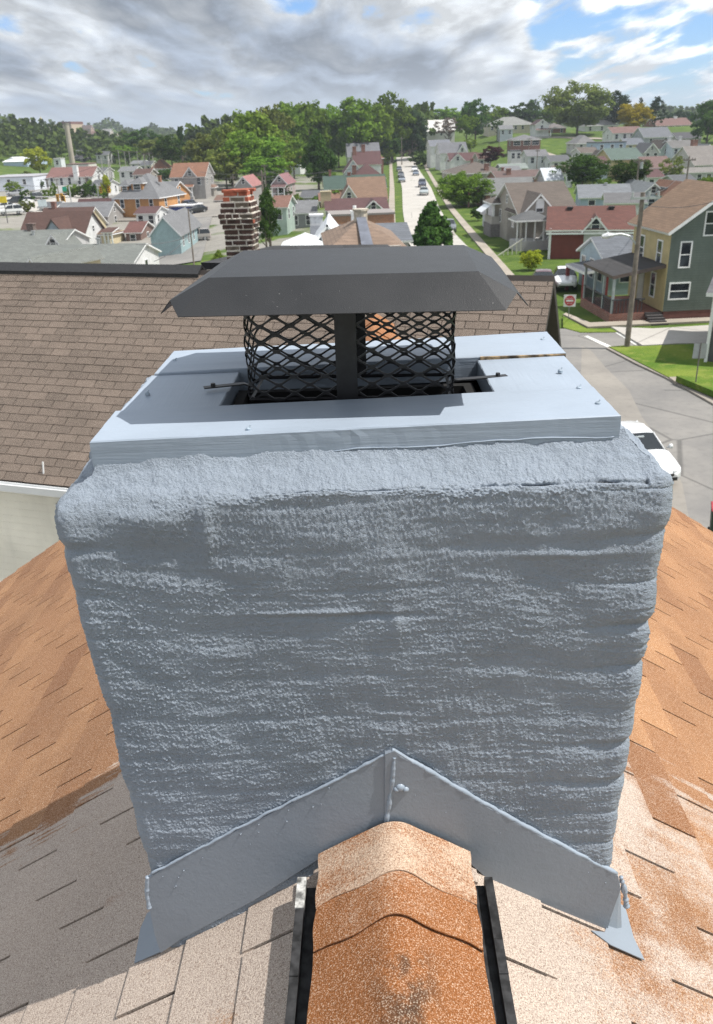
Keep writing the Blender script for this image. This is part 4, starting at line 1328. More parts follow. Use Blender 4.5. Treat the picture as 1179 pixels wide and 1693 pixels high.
house('grey roofed orange wing at the back of the hip roofed house', 'side', 252, 282, 322, 300, 182, 9, ORB, GREY, yaw=-16, win=(0, 0), side=1)
house('small white flat roofed annex with one dark window', 'flat', 268, 292, 326, 326, 176, 5, LGRY, GREY, win=(1, 1), side=0, cat='annex', name='annex')
house('low shop with deep blue wall and white flat roof', 'flat', 276, 322, 342, 342, 172, 6, plain((.02, .05, .22), .5), plain((.55, .55, .55), .7), yaw=-6, win=(0, 0), side=1, cat='shop', name='shop')
house('small domed awning hut in grey by the orange house', 'hip', 262, 283, 352, 344, 165, 4, DGRY, GREY, win=(0, 0), side=0, cat='hut', name='hut')
house('long white hall with brownish red roof and tall dark windows', 'side', 77, 152, 292, 276, 260, 11, WH, RF((.24, .125, .11)), yaw=-4, win=(5, 1), side=1, winsz=(.8, 2.2), chim_=((.66, .02, 2.6, 1.3, WHITE),), cat='hall', name='hall')
house('low grey flat roofed carport building in front of the white hall', 'hip', 46, 166, 318, 306, 222, 10, plain((.035, .035, .035), .8), RF((.40, .40, .40)), win=(0, 0), side=0, cat='carport', name='carport')
house('white flat roofed commercial building at the far left', 'flat', -30, 54, 294, 294, 250, 20, plain((.62, .66, .72), .6), plain((.30, .30, .32), .8), win=(3, 1), side=0, cat='warehouse', name='warehouse')
house('blue-grey metal shed with white curved roof at the far left', 'side', 3, 46, 267, 262, 400, 16, plain((.38, .47, .58), .5), plain((.72, .74, .76), .5), yaw=-14, win=(0, 0), side=0, cat='warehouse', name='warehouse')
house('white concrete silo block beside the bright green tree', 'flat', 88, 100, 263, 263, 330, 5, plain((.60, .63, .66), .7), plain((.5, .5, .5), .8), win=(1, 1), side=0, cat='building', name='building')
house('low brown flat roofed workshop by the tall smokestack', 'flat', 110, 146, 272, 268, 300, 10, plain((.55, .54, .50), .7), plain((.16, .10, .085), .8), win=(0, 0), side=0, cat='workshop', name='workshop')
house('grey house with orange roof, front gable and small porch', 'side', 282, 338, 291, 269, 200, 9, GRY, ORG, yaw=-5, win=(3, 2), side=2, xg=(.38, .78, .72, .2, GRY), porch=(.32, .66, 2.5, 1.6))
house('cottage with orange hip roof left of the orange roofed grey house', 'hip', 250, 276, 278, 263, 285, 9, LGRY, ORG, win=(2, 1), side=0, cat='cottage', name='cottage')
house('small open porch hut with brown roof beside the grey house', 'hip', 336, 353, 309, 300, 205, 5, S((.35, .33, .30)), RF((.25, .16, .12)), win=(0, 0), side=0, cat='porch', name='porch')
house('grey gable with bright pink metal roof above the crumbling chimney', 'gable', 389, 416, 306, 291, 190, 9, GRY, PINK, yaw=-8, win=(0, 0), side=0)
house('pinkish grey gabled house with pink roof left of the dark round tree', 'gable', 450, 474, 302, 288, 188, 9, S((.40, .33, .33)), RF((.30, .15, .16)), yaw=-8, win=(1, 1), side=1, porch=(.05, .95, 2.5, 1.8, RF((.16, .09, .09))))
house('mint green house with brown roof right of the crumbling chimney', 'side', 449, 473, 341, 323, 132, 7, MINT, RF((.23, .12, .09)), yaw=-8, win=(1, 2), side=2)
house('grey garage house with grey roof beside the mint house', 'side', 477, 520, 351, 331, 138, 8, S((.25, .26, .27)), GREY, yaw=-2, win=(2, 1), side=1, attic=False)
house('small house with orange roof half hidden left of the dark round tree', 'side', 462, 496, 267, 257, 300, 8, WH, ORG, yaw=-20, win=(2, 1), side=1)
# --- centre column, west side of the long street
house('silver-white metal roofed wing left of the white gabled house', 'hip', 466, 535, 412, 396, 62, 6, S((.5, .5, .5)), plain((.66, .68, .69), .45), win=(0, 0), side=0, zb=0)
house('grey house with steep white trimmed gable and small dark window', 'gable', 513, 572, 408, 366, 66, 8, S((.38, .39, .41)), plain((.62, .64, .66), .5), yaw=0, win=(0, 0), side=0, zb=0, oh=.55)
house('blue-grey slate roofed house with tall white chimney', 'side', 522, 676, 398, 370, 72, 8, S((.4, .4, .41)), BGREY, yaw=3, win=(0, 0), side=0, zb=0, chim_=((.455, .42, 1.15, .62, plain((.66, .66, .65), .8, 0, .15, 4), 1), (.03, .6, .9, 1.1, plain((.62, .63, .64), .8, 0, .2, 3))))
o_, i_ = house('tan pyramid roofed house with round chimney pot and dark ridge band', 'hip', 550, 664, 408, 359, 42, 8, S((.45, .42, .38)), RF((.27, .19, .14)), yaw=3, win=(0, 0), side=0, zb=0, hip_rl=.4)
mb = MB(); mb.tube([(0, 4.0, i_['zr'] - .5), (0, 4.0, i_['zr'] + .32)], .36, 14); mb.tube([(0, 4.0, i_['zr'] + .32), (0, 4.0, i_['zr'] + .42)], .42, 14); mb.build('chimney', plain((.40, .36, .30), .9, 0, .3, 4), i_['roof'])
mb = MB(); mb.slab([(-.28, -.30, i_['h'] + .10), (.28, -.30, i_['h'] + .10), (.24, 3.6, i_['zr'] + .05), (-.24, 3.6, i_['zr'] + .05)], .1); mb.build('ridge_band', plain((.12, .13, .16), .5, 0, .2, 2), i_['roof'])
house('low orange brick store front below the maroon roof', 'flat', 545, 652, 356, 352, 118, 6, TANB, plain((.22, .20, .19), .8), yaw=3, win=(0, 0), side=0)
house('maroon roofed house with green front gable', 'side', 541, 640, 345, 327, 135, 8, S((.42, .42, .40)), MAROON, yaw=3, win=(0, 0), side=0, xg=(.62, .92, .95, .4, S((.28, .36, .30))), chim_=((.0, .5, 1.0, 1.6, plain((.40, .34, .22), .9)),))
house('tan roofed house with cream gable and two dark windows', 'side', 580, 639, 328, 292, 165, 12, TPE, TAN, yaw=3, win=(0, 0), side=0, xg=(-.30, .20, .70, .6, S((.55, .52, .47))))
house('low rusty brown roof beside the cream gable', 'side', 530, 566, 331, 318, 166, 8, BRB, RF((.24, .13, .09)), yaw=3, win=(0, 0), side=0)
house('dark green roofed house with brown chimney', 'side', 538, 638, 310, 289, 188, 10, TANB, GRN, yaw=3, win=(0, 0), side=0, chim_=((.42, .5, .4, .7), (.10, .5, 1.0, .5)))
house('dark maroon steep roofed house behind the green roof', 'hip', 582, 636, 294, 270, 212, 10, BRB, MAROON, yaw=3, win=(0, 0), side=0, chim_=((.10, .3, .8, 1.0),))
house('white gabled house with pale blue trim among the maroon roofs', 'gable', 570, 598, 283, 260, 232, 9, S((.55, .60, .68)), MAROON, yaw=3, win=(1, 1), side=0)
house('maroon roofed house with white porch end by the sidewalk', 'side', 586, 630, 271, 250, 248, 11, WH, MAROON, yaw=3, win=(0, 0), side=0, chim_=((.05, .4, 1.8, 1.0), (.40, .5, 1.6, 1.0)))
house('rust orange roofed house in front of the grey hall', 'hip', 600, 634, 261, 249, 272, 9, BRB, ORG, yaw=3, win=(0, 0), side=0)
house('large white house with slate grey roof at the top of the street row', 'side', 576, 628, 258, 236, 300, 12, WH, RF((.19, .195, .215)), yaw=3, win=(5, 1), side=0)
house('house with small red roof behind the slate grey roof', 'hip', 592, 614, 238, 231, 325, 8, BRB, RF((.40, .09, .07)), win=(0, 0), side=0)
# --- right of the street
house('white house with teal window at the far end of the street', 'side', 712, 745, 241, 231, 305, 9, WH, RF((.20, .21, .24)), yaw=3, win=(0, 0), side=0)
house('white house with grey roof and little rooftop vent', 'side', 728, 773, 252, 235, 285, 10, WH, RF((.18, .185, .20)), yaw=3, win=(0, 0), side=2, xg=(.62, .98, .8, .4, WH))
house('maroon roofed house with plain white front gable', 'side', 745, 792, 265, 252, 262, 9, WH, MAROON, yaw=3, win=(0, 0), side=2, xg=(-.02, .5, .98, .5, WH))
house('wide taupe hip roofed house with two brick chimneys', 'hip', 748, 842, 285, 267, 215, 16, TPE, TAUPE, yaw=3, win=(0, 0), side=3, chim_=((.62, .1, 1.3, 1.0), (.45, .5, .6, .6)))
house('house with low maroon brown roof behind the grey brick house', 'side', 822, 900, 292, 283, 190, 10, BRB, RF((.15, .10, .09)), yaw=3, win=(0, 0), side=0, chim_=((.28, .2, 1.0, .9), (.22, .5, .5, .5)))
o_, i_ = house('red brick house with long grey roof and red awning', 'side', 803, 888, 318, 293, 150, 10, BRB, RF((.20, .205, .205)), yaw=3, win=(3, 2), side=3)
mb = MB(); mb.slab([(1.0, -1.3, i_['h'] - 1.7), (4.0, -1.3, i_['h'] - 1.7), (4.0, .0, i_['h'] - .5), (1.0, .0, i_['h'] - .5)], .08); mb.build('awning', plain((.52, .17, .17), .6), o_)
mb = MB(); mb.slab([(i_['x0'] - 3.0, 1, 3.0), (i_['x0'], 1, 3.3), (i_['x0'], 8, 3.3), (i_['x0'] - 3.0, 8, 3.0)], .2); mb.build('porch_roof', [DGREY, WHITE], o_)
for yy_ in (1.2, 4.5, 7.8):
    mb = MB(); mb.box(i_['x0'] - 2.8, i_['x0'] - 2.5, yy_ - .15, yy_ + .15, -1, 3.0); mb.build('porch_post', BRB, o_)
# white house with metal awning and raised porch
o_, i_ = house('white gabled house with shiny metal awning and raised corner porch', 'gable', 822, 853, 356, 331, 112, 9, S((.52, .55, .60)), RF((.35, .35, .36)), yaw=3, win=(1, 2), side=2)
mb = MB(); mb.box(-2.9, 2.0, -4.2, -.05, -3, 1.6); mb.build('porch_base', brick((.16, .15, .145), (.22, .21, .2)), o_)
mb = MB(); hip_roof(mb, -2.7, 2.2, -4.2, 0, 4.2, 5.1, .3); mb.build('porch_roof', [TAUPE, WHITE], o_)
for (xx, yy_) in ((-2.6, -4.0), (1.7, -4.0), (-2.6, -.4)):
    mb = MB(); mb.box(xx - .12, xx + .12, yy_ - .12, yy_ + .12, 1.6, 4.1); mb.build('porch_post', WHITE, o_)
mb = MB(); mb.box(-2.8, 1.9, -4.15, -4.05, 1.6, 2.5); mb.box(-2.8, -2.7, -4.05, -.1, 1.6, 2.5); mb.build('railing', S((.42, .40, .37)), o_)
mb = MB(); mb.slab([(-4.0, -3.8, 3.0), (-2.7, -3.8, 3.9), (-2.7, -.4, 3.9), (-4.0, -.4, 3.0)][::1], .06); mb.build('awning', plain((.70, .72, .74), .35, .2), o_)
# taupe house
o_, i_ = house('taupe house with big brown roof and white trimmed front gable', 'side', 860, 952, 349, 300, 98, 13, TPE, TAUPE, yaw=3, win=(0, 0), side=2, xg=(.0, .60, .73, 1.0, TPE), oh=.4)
wv = MB(); wv.box(i_['x0'] + 1.5, i_['x0'] + 2.3, -1.1, -1.0, i_['h'] + .4, i_['h'] + 1.4); wv.build('gable_vent', WHITE, o_)
ax0 = i_['x0'] + i_['w'] * .30
mb = MB(); mb.prism([(ax0, -5), (ax0 + 3.0, -5), (ax0 + 3.0, i_['h'] - 2.6), (ax0 + 1.5, i_['h'] - .9), (ax0, i_['h'] - 2.6)], 'y', -3.6, -1.03); mb.build('wing', LGRY, o_)
mb = MB(); gable_roof(mb, ax0, ax0 + 3.0, -3.6, -1.03, i_['h'] - 2.6, i_['h'] - .85, 'y', .25); mb.build('wing_roof', [RF((.27, .28, .27)), WHITE], o_)
window(o_, ax0 + .9, i_['h'] - 4.0, .5, 1.5, 'f', -3.6)
mb = MB(); hip_roof(mb, ax0 - 3.2, ax0 + .4, -4.2, -1.1, 3.2, 3.9, .2); mb.build('porch_roof', [RF((.13, .135, .14)), WHITE], o_)
for k_ in range(4):
    mb = MB(); xx = ax0 - 3.1 + k_ * .95; mb.box(xx - .07, xx + .07, -4.1, -3.96, 0, 3.1); mb.build('porch_post', WHITE, o_)
mb = MB(); mb.box(ax0 - 3.2, ax0 + .3, -4.15, -1.1, -2, .9); mb.build('porch_floor', LGRY, o_)
mb = MB(); mb.slab([(ax0 + .2, -6.2, 2.7), (ax0 + 3.6, -6.2, 2.7), (ax0 + 3.6, -3.62, 3.5), (ax0 + .2, -3.62, 3.5)], .15, 0, 1); mb.build('entry_roof', [RF((.16, .085, .075)), WHITE], o_)
mb = MB(); mb.box(ax0 + .4, ax0 + 3.5, -6.0, -3.62, -3, 2.7); mb.build('entry', S((.60, .60, .58)), o_)
mb = MB(); mb.box(ax0 + 1.2, ax0 + 2.0, -6.06, -5.99, .2, 2.2); dd = mb.build('door', plain((.03, .03, .035), .3), o_)
mb = MB()
for k_ in range(7): mb.box(ax0 - 6.0 + k_ * .45, ax0 - 5.93 + k_ * .45, -6.6, -6.5, -1.4 + k_ * .27, -.3 + k_ * .27)
mb.slab([(ax0 - 6.1, -6.62, -.35), (ax0 - 3.1, -6.62, 1.5), (ax0 - 3.1, -6.5, 1.5), (ax0 - 6.1, -6.5, -.35)], .1); mb.build('stair_rail', plain((.5, .5, .42), .6), o_)
# red house
o_, i_ = house('dark red house with rust red roof and white cross gable', 'side', 912, 1043, 377, 340, 86, 9, plain((.135, .030, .022), .7, 0, .12, 1.2), REDR, yaw=-13, win=(0, 0), side=0, xg=(.42, .68, .70, .05, S((.50, .51, .50))), chim_=((.24, .42, .1, .45, BLACK), (.75, .42, .1, .45, BLACK)))
mb = MB(); mb.box(i_['x0'] - .02, i_['x0'] + .22, -.05, -.005, -2, i_['h']); mb.build('corner_trim', WHITE, o_)
mb = MB(); mb.tube([(i_['x0'] + 4.6, -.2, 1.0), (i_['x0'] + 4.6, -.6, 1.2)], [.4, .42], 12); mb.build('satellite_dish', plain((.06, .06, .07), .5), o_)
mb = MB(); mb.box(i_['x0'] - .3, i_['x1'] + .3, -.42, -.36, i_['h'] - .55, i_['h'] - .38); mb.build('gutter', WHITE, o_)
# light blue house with porch
o_, i_ = house('small light blue house with slate roof and red-posted porch beside the red house', 'side', 1002, 1078, 425, 389, 66, 6, S((.40, .50, .56)), BGREY, yaw=4, win=(1, 1), side=3, oh=.3)
mb = MB(); x0 = i_['x0']; mb.slab([(x0 - 2.0, -.9, 1.95), (x0 + .2, -.9, 2.15), (x0 + .2, 3.5, 2.15), (x0 - 2.0, 3.5, 1.95)], .22, 0, 1); mb.build('porch_roof', [RF((.10, .11, .13)), WHITE], o_)
for (xx, yy_) in ((-1.85, -.7), (-.1, -.7), (-1.85, 3.3)):
    mb = MB(); mb.box(x0 + xx - .12, x0 + xx + .12, yy_ - .12, yy_ + .12, -.3, 1.75); mb.build('porch_post', plain((.20, .035, .035), .6), o_)
mb = MB(); mb.box(x0 - 2.0, x0 - .01, -.9, 3.5, -2, -.1); mb.build('porch_floor', plain((.14, .12, .12), .8), o_)
# green and yellow corner house
yg = onY(1112, 376, 56.0); zt = 0.0
GH = tag(empty('house', (yg[0], yg[1], 0.0), R_(3)), 'tall green sided corner house with yellow front, tan roof and dark porch', 'house')
hE = yg[2]; Lr, Wd = 6.4, 7.0                       # front face (green gable) along +x, depth in +y
apx = onY(1179, 336, 55.0); zr = hE + 2.45
mb = MB(); mb.prism([(0, .55), (Wd, .55), (Wd, hE), (Wd / 2, zr - .06), (0, hE)], 'y', 0, Lr); mb.build('wall', GREEN, GH)
mb = MB(); mb.box(-.03, -.004, .0, Lr, .55, hE - .02); mb.build('yellow_wall', YEL, GH)
mb = MB(); mb.box(.05, Wd, .03, Lr, -3, .55); mb.build('foundation', plain((.13, .055, .045), .9), GH)
mb = MB(); gable_roof(mb, 0, Wd, 0, Lr, hE, zr, 'y', .42, .2); GR = mb.build('roof', [RF((.27, .175, .115)), WHITE], GH)
for (x, z, a, b_) in ((1.05, 4.15, .62, 1.5), (.95, 1.85, 1.25, .95), (2.45, hE + .15, .62, 1.35), (4.6, 4.15, .62, 1.5), (4.8, 1.85, 1.1, 1.0)): window(GH, x, z, a, b_, 'f', 0)
for (y, z) in ((1.5, hE - 1.75), (4.6, hE - 1.75), (2.0, 2.0)): window(GH, y, z, .7, 1.5, 'l', -.03)
mb = MB(); mb.box(-.09, -.02, 3.6, 4.5, .6, 2.6); mb.build('door', plain((.50, .50, .47), .5), GH)
mb = MB(); mb.slab([(-3.5, .2, 2.95), (-.04, .2, 3.55), (-.04, 6.4, 3.55), (-3.5, 6.4, 2.95)], .22, 0, 1); mb.build('porch_roof', [RF((.045, .043, .045)), DTRIM], GH)
for yy_ in (.35, 2.2, 4.1, 6.2):
    mb = MB(); mb.box(-3.4, -3.25, yy_ - .08, yy_ + .08, .4, 2.9); mb.build('porch_post', plain((.30, .34, .34), .6), GH)
mb = MB(); mb.box(-3.5, -.04, .2, 6.4, -1, .5); mb.build('porch_floor', BRB, GH)
mb = MB()
for k_ in range(25): mb.box(-3.37, -3.32, .4 + k_ * .24, .44 + k_ * .24, .5, 1.35)
for k_ in range(9): mb.box(-3.3 + k_ * .24, -3.26 + k_ * .24, .24, .29, .5, 1.35)
mb.box(-3.4, -3.28, .3, 6.3, 1.35, 1.43); mb.box(-3.4, -1.2, .21, .31, 1.35, 1.43); mb.build('railing', plain((.05, .05, .055), .6), GH)
mb = MB()
for k_ in range(6): mb.box(-1.15, -.05, -1.6 + k_ * .32, -1.28 + k_ * .32, -.2 + k_ * .11, -.1 + k_ * .12)
mb.build('steps', plain((.05, .045, .045), .8), GH)
# grey house at the right frame edge
GHz = onZ(1164, 600, .1)
G2 = tag(empty('house', (GHz[0], GHz[1], 0), R_(-26)), 'dark grey house with white corner post at the right edge of the lawn', 'house')
mb = MB(); mb.box(.15, 7, .15, 8, -2, 3.9); mb.build('wall', S((.11, .115, .12), .14), G2)
mb = MB(); mb.slab([(-.35, -.35, 3.86), (7.4, -.35, 3.86), (7.4, 8.2, 4.3), (-.35, 8.2, 4.3)], .2, 0, 1); mb.build('roof', [RF((.13, .13, .14)), WHITE], G2)
mb = MB(); mb.box(-.02, .14, -.02, .14, -.3, 3.85); mb.build('corner_post', WHITE, G2)
window(G2, 1.4, 1.6, .8, 1.2, 'f', .15); window(G2, 3.4, 2.2, .8, 1.2, 'f', .15); window(G2, 2.2, 2.2, .8, 1.2, 'l', .15)
# --- right middle rows
house('pale blue house with grey roof behind the red house', 'side', 962, 1040, 325, 304, 128, 9, LBLUE, RF((.21, .225, .245)), yaw=-10, win=(2, 1), side=0, chim_=((.55, .45, .2, .3, GALV),))
house('white garage with dark grey roof behind the red roof', 'side', 1006, 1064, 334, 318, 110, 7, WH, RF((.155, .155, .16)), yaw=-12, win=(0, 0), side=0, cat='garage', name='garage')
house('light blue gabled house with round window and antenna', 'gable', 1058, 1102, 321, 302, 128, 10, S((.44, .50, .55)), RF((.22, .24, .25)), yaw=2, win=(1, 1), side=0, xg=None)
house('dark red shed wall between the blue gable and the teal gable', 'flat', 1101, 1118, 313, 311, 126, 4, plain((.18, .04, .03), .7), RF((.22, .23, .24)), win=(0, 0), side=0, cat='shed', name='shed')
house('teal gabled house with small orange roof near the sparse tree', 'gable', 1117, 1152, 321, 301, 122, 9, S((.36, .48, .52)), ORG, yaw=4, win=(1, 1), side=0)
house('yellow house with green metal roof and arched shed door', 'side', 1012, 1064, 262, 244, 205, 12, YEL, GRN2, yaw=3, win=(0, 0), side=2, attic=False)
house('beige gabled house left of the green metal roof', 'gable', 998, 1016, 261, 241, 215, 10, BEIGE, TAUPE, yaw=3, win=(1, 1), side=1)
house('bright blue house with dark flat roof on the slope', 'flat', 988, 1036, 236, 236, 250, 10, LBLUE, DGREY, yaw=2, win=(3, 1), side=1)
house('grey hipped roof house in front of the spreading tree', 'hip', 954, 986, 236, 223, 285, 11, LGRY, RF((.20, .20, .20)), yaw=3, win=(2, 2), side=2)
house('white ranch with brown roof and white porch rail below the yellow tree', 'side', 1014, 1064, 219, 209, 300, 11, WH, RF((.20, .12, .105)), yaw=2, win=(4, 1), side=1, porch=(.5, 1.0, 2.4, 2.0))
house('grey-blue house with slate roof right of the yellow tree', 'side', 1066, 1112, 226, 210, 285, 12, S((.36, .38, .42)), RF((.17, .18, .20)), yaw=2, win=(2, 1), side=1)
house('pale green house left of the white twin gables', 'gable', 1094, 1112, 243, 227, 252, 10, S((.46, .54, .50)), TAUPE, yaw=3, win=(1, 2), side=1)
house('white gabled house with grey-brown roof and two chimneys', 'side', 1112, 1150, 243, 231, 248, 9, S((.60, .66, .72)), RF((.18, .175, .17)), yaw=5, win=(3, 2), side=1, chim_=((.12, .5, .8, .8, plain((.5, .5, .5), .8)), (.6, .5, .8, .8, plain((.5, .5, .5), .8))))
house('brown roofed low house with rounded garage arch below the green roof', 'side', 1068, 1112, 276, 258, 196, 9, PINKW, RF((.19, .12, .11)), yaw=3, win=(2, 1), side=1, porch=(.3, .9, 2.2, 1.5))
house('grey sided house with big taupe roof at the right frame edge', 'side', 1148, 1215, 271, 240, 205, 13, LGRY, RF((.24, .22, .205)), yaw=6, win=(3, 1), side=2, chim_=((.30, .55, 1.5, 1.2),))
house('pale house with low grey roof under the taupe roof', 'side', 1130, 1200, 284, 276, 185, 6, LGRY, RF((.24, .225, .21)), yaw=4, win=(4, 1), side=1)
house('brick church hall with brown roof on the skyline', 'side', 1086, 1146, 207, 195, 385, 16, BRB, RF((.20, .115, .10)), yaw=4, win=(5, 1), side=0, chim_=((.2, .5, .5, 1.2, WHITE), (.72, .5, .5, 1.2, WHITE)), cat='church hall', name='church_hall')
# --- hilltop
house('long cream ranch house with grey hip roof on the hilltop', 'hip', 808, 884, 206, 193, 372, 14, S((.55, .50, .40)), RF((.27, .275, .26)), win=(6, 1), side=0)
house('tiny blue-grey cottage in front of the long ranch', 'side', 827, 848, 213, 207, 345, 6, S((.50, .54, .60)), GREY, win=(2, 1), side=0, cat='cottage', name='cottage')
house('tall white narrow house beside the long ranch', 'gable', 886, 908, 205, 197, 345, 10, WH, RF((.20, .13, .12)), win=(1, 3), side=2, porch=(0, 1.1, 2.6, 2))
house('red brick ranch with grey hip roof and dark windows', 'hip', 848, 894, 230, 222, 300, 10, brick((.16, .045, .035)), RF((.19, .19, .20)), win=(3, 1), side=1, winsz=(2.2, 1.3))
house('white garage pair with grey roof below the brick ranch', 'side', 873, 906, 257, 247, 238, 8, WH, RF((.19, .19, .20)), yaw=2, win=(2, 1), side=1, cat='garage', name='garage')
house('low white garage with dark doors left of the garage pair', 'flat', 845, 862, 250, 250, 250, 5, WH, DGREY, win=(2, 1), side=0, cat='garage', name='garage')
house('green roofed carport on white posts below the garages', 'side', 830, 872, 278, 270, 225, 7, S((.36, .42, .40)), RF((.26, .30, .28)), yaw=3, win=(0, 0), side=0, cat='carport', name='carport')
house('pale grey metal shed roof behind the taupe house', 'side', 903, 930, 296, 277, 150, 6, LGRY, plain((.42, .45, .49), .5), yaw=3, win=(0, 0), side=0, cat='shed', name='shed')
house('long white roofed building behind trees at the street end', 'side', 706, 752, 216, 198, 385, 14, plain((.6, .58, .56), .7), plain((.48, .47, .45), .7), win=(3, 1), side=0, cat='building', name='building')
house('low hilltop house with white trim partly behind the spreading tree', 'hip', 905, 936, 211, 203, 365, 10, BRB, RF((.20, .18, .17)), win=(2, 1), side=0)
house('low hilltop house with grey hip roof right of the spreading tree', 'hip', 968, 1022, 207, 194, 368, 12, WH, RF((.28, .28, .27)), win=(3, 1), side=0)
# --- further houses packed on the right hillside and in the left valley
for (lb, ori, xl, xr, ye, yr, Y, d, wm_, rm_) in (
    ('white house with dark roof tucked under the brick ranch', 'side', 912, 944, 266, 256, 230, 9, WH, DGREY),
    ('grey house with brown roof left of the bright blue house', 'side', 962, 990, 252, 243, 240, 9, LGRY, TAUPE),
    ('cream house with slate roof below the white ranch', 'side', 1036, 1066, 238, 228, 268, 9, CREAM, BGREY),
    ('dark roofed house between the slate roof and the pale green house', 'gable', 1066, 1090, 250, 236, 240, 9, LGRY, DGREY),
    ('white house with maroon roof beside the sparse tree', 'side', 1072, 1098, 292, 279, 165, 8, WH, MAROON),
    ('grey house with black roof behind the white twin gables', 'side', 1120, 1160, 228, 218, 300, 9, GRY, RF((.09, .09, .10))),
    ('beige house with grey roof at the right edge of the hillside', 'gable', 1158, 1184, 254, 238, 240, 9, BEIGE, GREY),
    ('white cottage with taupe roof low on the slope by the dark tree', 'side', 920, 948, 284, 273, 190, 7, WH, TAUPE),
    ('blue-grey house with maroon roof below the bright blue house', 'side', 984, 1006, 270, 258, 200, 8, BLUEG, MAROON),
    ('pale house with dark roof above the orange gable', 'side', 1120, 1152, 300, 288, 142, 7, LGRY, DGREY),
    ('brown roofed house left of the purple tree', 'side', 792, 812, 262, 252, 250, 8, TPE, BRN),
    ('white house with grey roof behind the taupe hip roof', 'side', 836, 862, 284, 274, 205, 8, WH, GREY),
    ('grey warehouse row beyond the white hall', 'side', 126, 172, 284, 277, 290, 9, LGRY, DGREY),
    ('white shed beyond the thin poles', 'side', 196, 222, 282, 275, 265, 8, WH, GREY),
    ('brown roofed house beyond the thin poles', 'side', 220, 246, 288, 279, 250, 8, TPE, BRN),
    ('dark roofed white house beside the slim cypress', 'side', 150, 176, 306, 297, 215, 8, WH, DGREY),
    ('grey roofed garage in front of the car park', 'side', 64, 92, 342, 334, 182, 7, GRY, DGREY),
    ('maroon roofed white house by the little grey hut', 'side', 224, 256, 352, 341, 158, 7, WH, MAROON),
    ('white house with black roof behind the orange house wing', 'side', 262, 292, 310, 300, 225, 8, WH, DGREY),
    ('weathered shed with rusty roof among the yard clutter', 'side', 356, 384, 330, 322, 190, 6, BRB, RF((.20, .12, .09))),
    ('low grey house roof between the mint house and green roof', 'side', 498, 536, 325, 315, 170, 8, LGRY, DGREY)):
    house(lb, ori, xl, xr, ye, yr, Y, d, wm_, rm_, yaw=3 if xl > 600 else -6, win=(2, 1), side=2)
# --- far left hillside town and courthouse
for k_, (xl, xr, ye, yr, Y, wm_, rm_, lb) in enumerate([
    (84, 94, 230, 226, 620, WH, GREY, 'tiny white house on the wooded slope left of the smokestack'),
    (80, 90, 238, 234, 600, WH, RF((.3, .3, .3)), 'tiny white house lowest on the wooded slope'),
    (95, 108, 236, 232, 590, WH, GREY, 'tiny white double house close behind the smokestack'),
    (120, 141, 253, 248, 480, S((.40, .41, .44)), DGREY, 'grey flat house above the dark mill'),
    (116, 140, 262, 255, 440, plain((.03, .03, .035), .8), plain((.05, .05, .055), .8), 'black mill shed right of the smokestack foot'),
    (158, 178, 256, 250, 430, LGRY, DGREY, 'grey and white house beside the substation'),
    (215, 236, 270, 266, 330, plain((.6, .6, .6), .7), GREY, 'low white shed behind the orange house chimney'),
    (232, 249, 273, 266, 320, plain((.55, .5, .45), .7), DGREY, 'grey lean-to among the yard clutter'),
    (186, 203, 224, 221, 760, S((.6, .6, .6)), RF((.3, .25, .2)), 'tiny white rowhouse on the far hillside'),
    (196, 207, 232, 228, 720, S((.55, .36, .18)), RF((.25, .2, .18)), 'tiny orange house on the far hillside'),
    (150, 168, 221, 217, 800, S((.42, .30, .25)), RF((.2, .12, .1)), 'tiny reddish block on the far hillside'),
    (168, 182, 218, 213, 820, S((.5, .46, .42)), RF((.3, .3, .3)), 'tiny grey steepled building on the far hillside'),
    (134, 150, 213, 207, 860, S((.38, .28, .24)), RF((.16, .12, .11)), 'tiny dark block behind the courthouse'),
    (30, 52, 207, 200, 700, plain((.45, .45, .44), .7), plain((.6, .6, .6), .7), 'small grey building left of the gold dome')]):
    house(lb, 'side', xl, xr, ye, yr, Y, 8, wm_, rm_, yaw=-8, win=(2, 1), side=0, hmin=3)
cth = onY(105, 219, 880); s_ = mpp(105, 219, 880)
CH = tag(empty('courthouse', (cth[0], cth[1], cth[2]), R_(-6)), 'large sandstone courthouse with domed tower on the far wooded hill', 'courthouse')
mb = MB(); mb.box(-28 * s_, 15 * s_, 0, 30, -20, 12 * s_); mb.build('wall', plain((.46, .37, .28), .9), CH)
mb = MB(); mb.box(-7 * s_, 15 * s_, -.5, 30, 12 * s_, 16 * s_); mb.build('roof', plain((.16, .07, .055), .9), CH)
mb = MB()
for k_ in range(8): mb.box((-26 + k_ * 5) * s_, (-24 + k_ * 5) * s_, -.15, .1, 4 * s_, 9 * s_)
mb.build('window', glass(), CH)
tx_ = (64 - 105) * s_; tz = 0
mb = MB(); mb.tube([(tx_, 8, -10), (tx_, 8, 17 * s_)], [4.0 * s_, 4.0 * s_], 10); mb.build('tower', plain((.36, .35, .36), .8), CH)
mb = MB(); mb.tube([(tx_, 8, (17 + v) * s_) for v in (0, 2.2, 4.2, 5.6, 6.4, 9)], [4.0 * s_, 4.0 * s_, 3.2 * s_, 1.8 * s_, .6 * s_, .15 * s_], 12); mb.build('dome', plain((.52, .44, .24), .4, .3), CH)
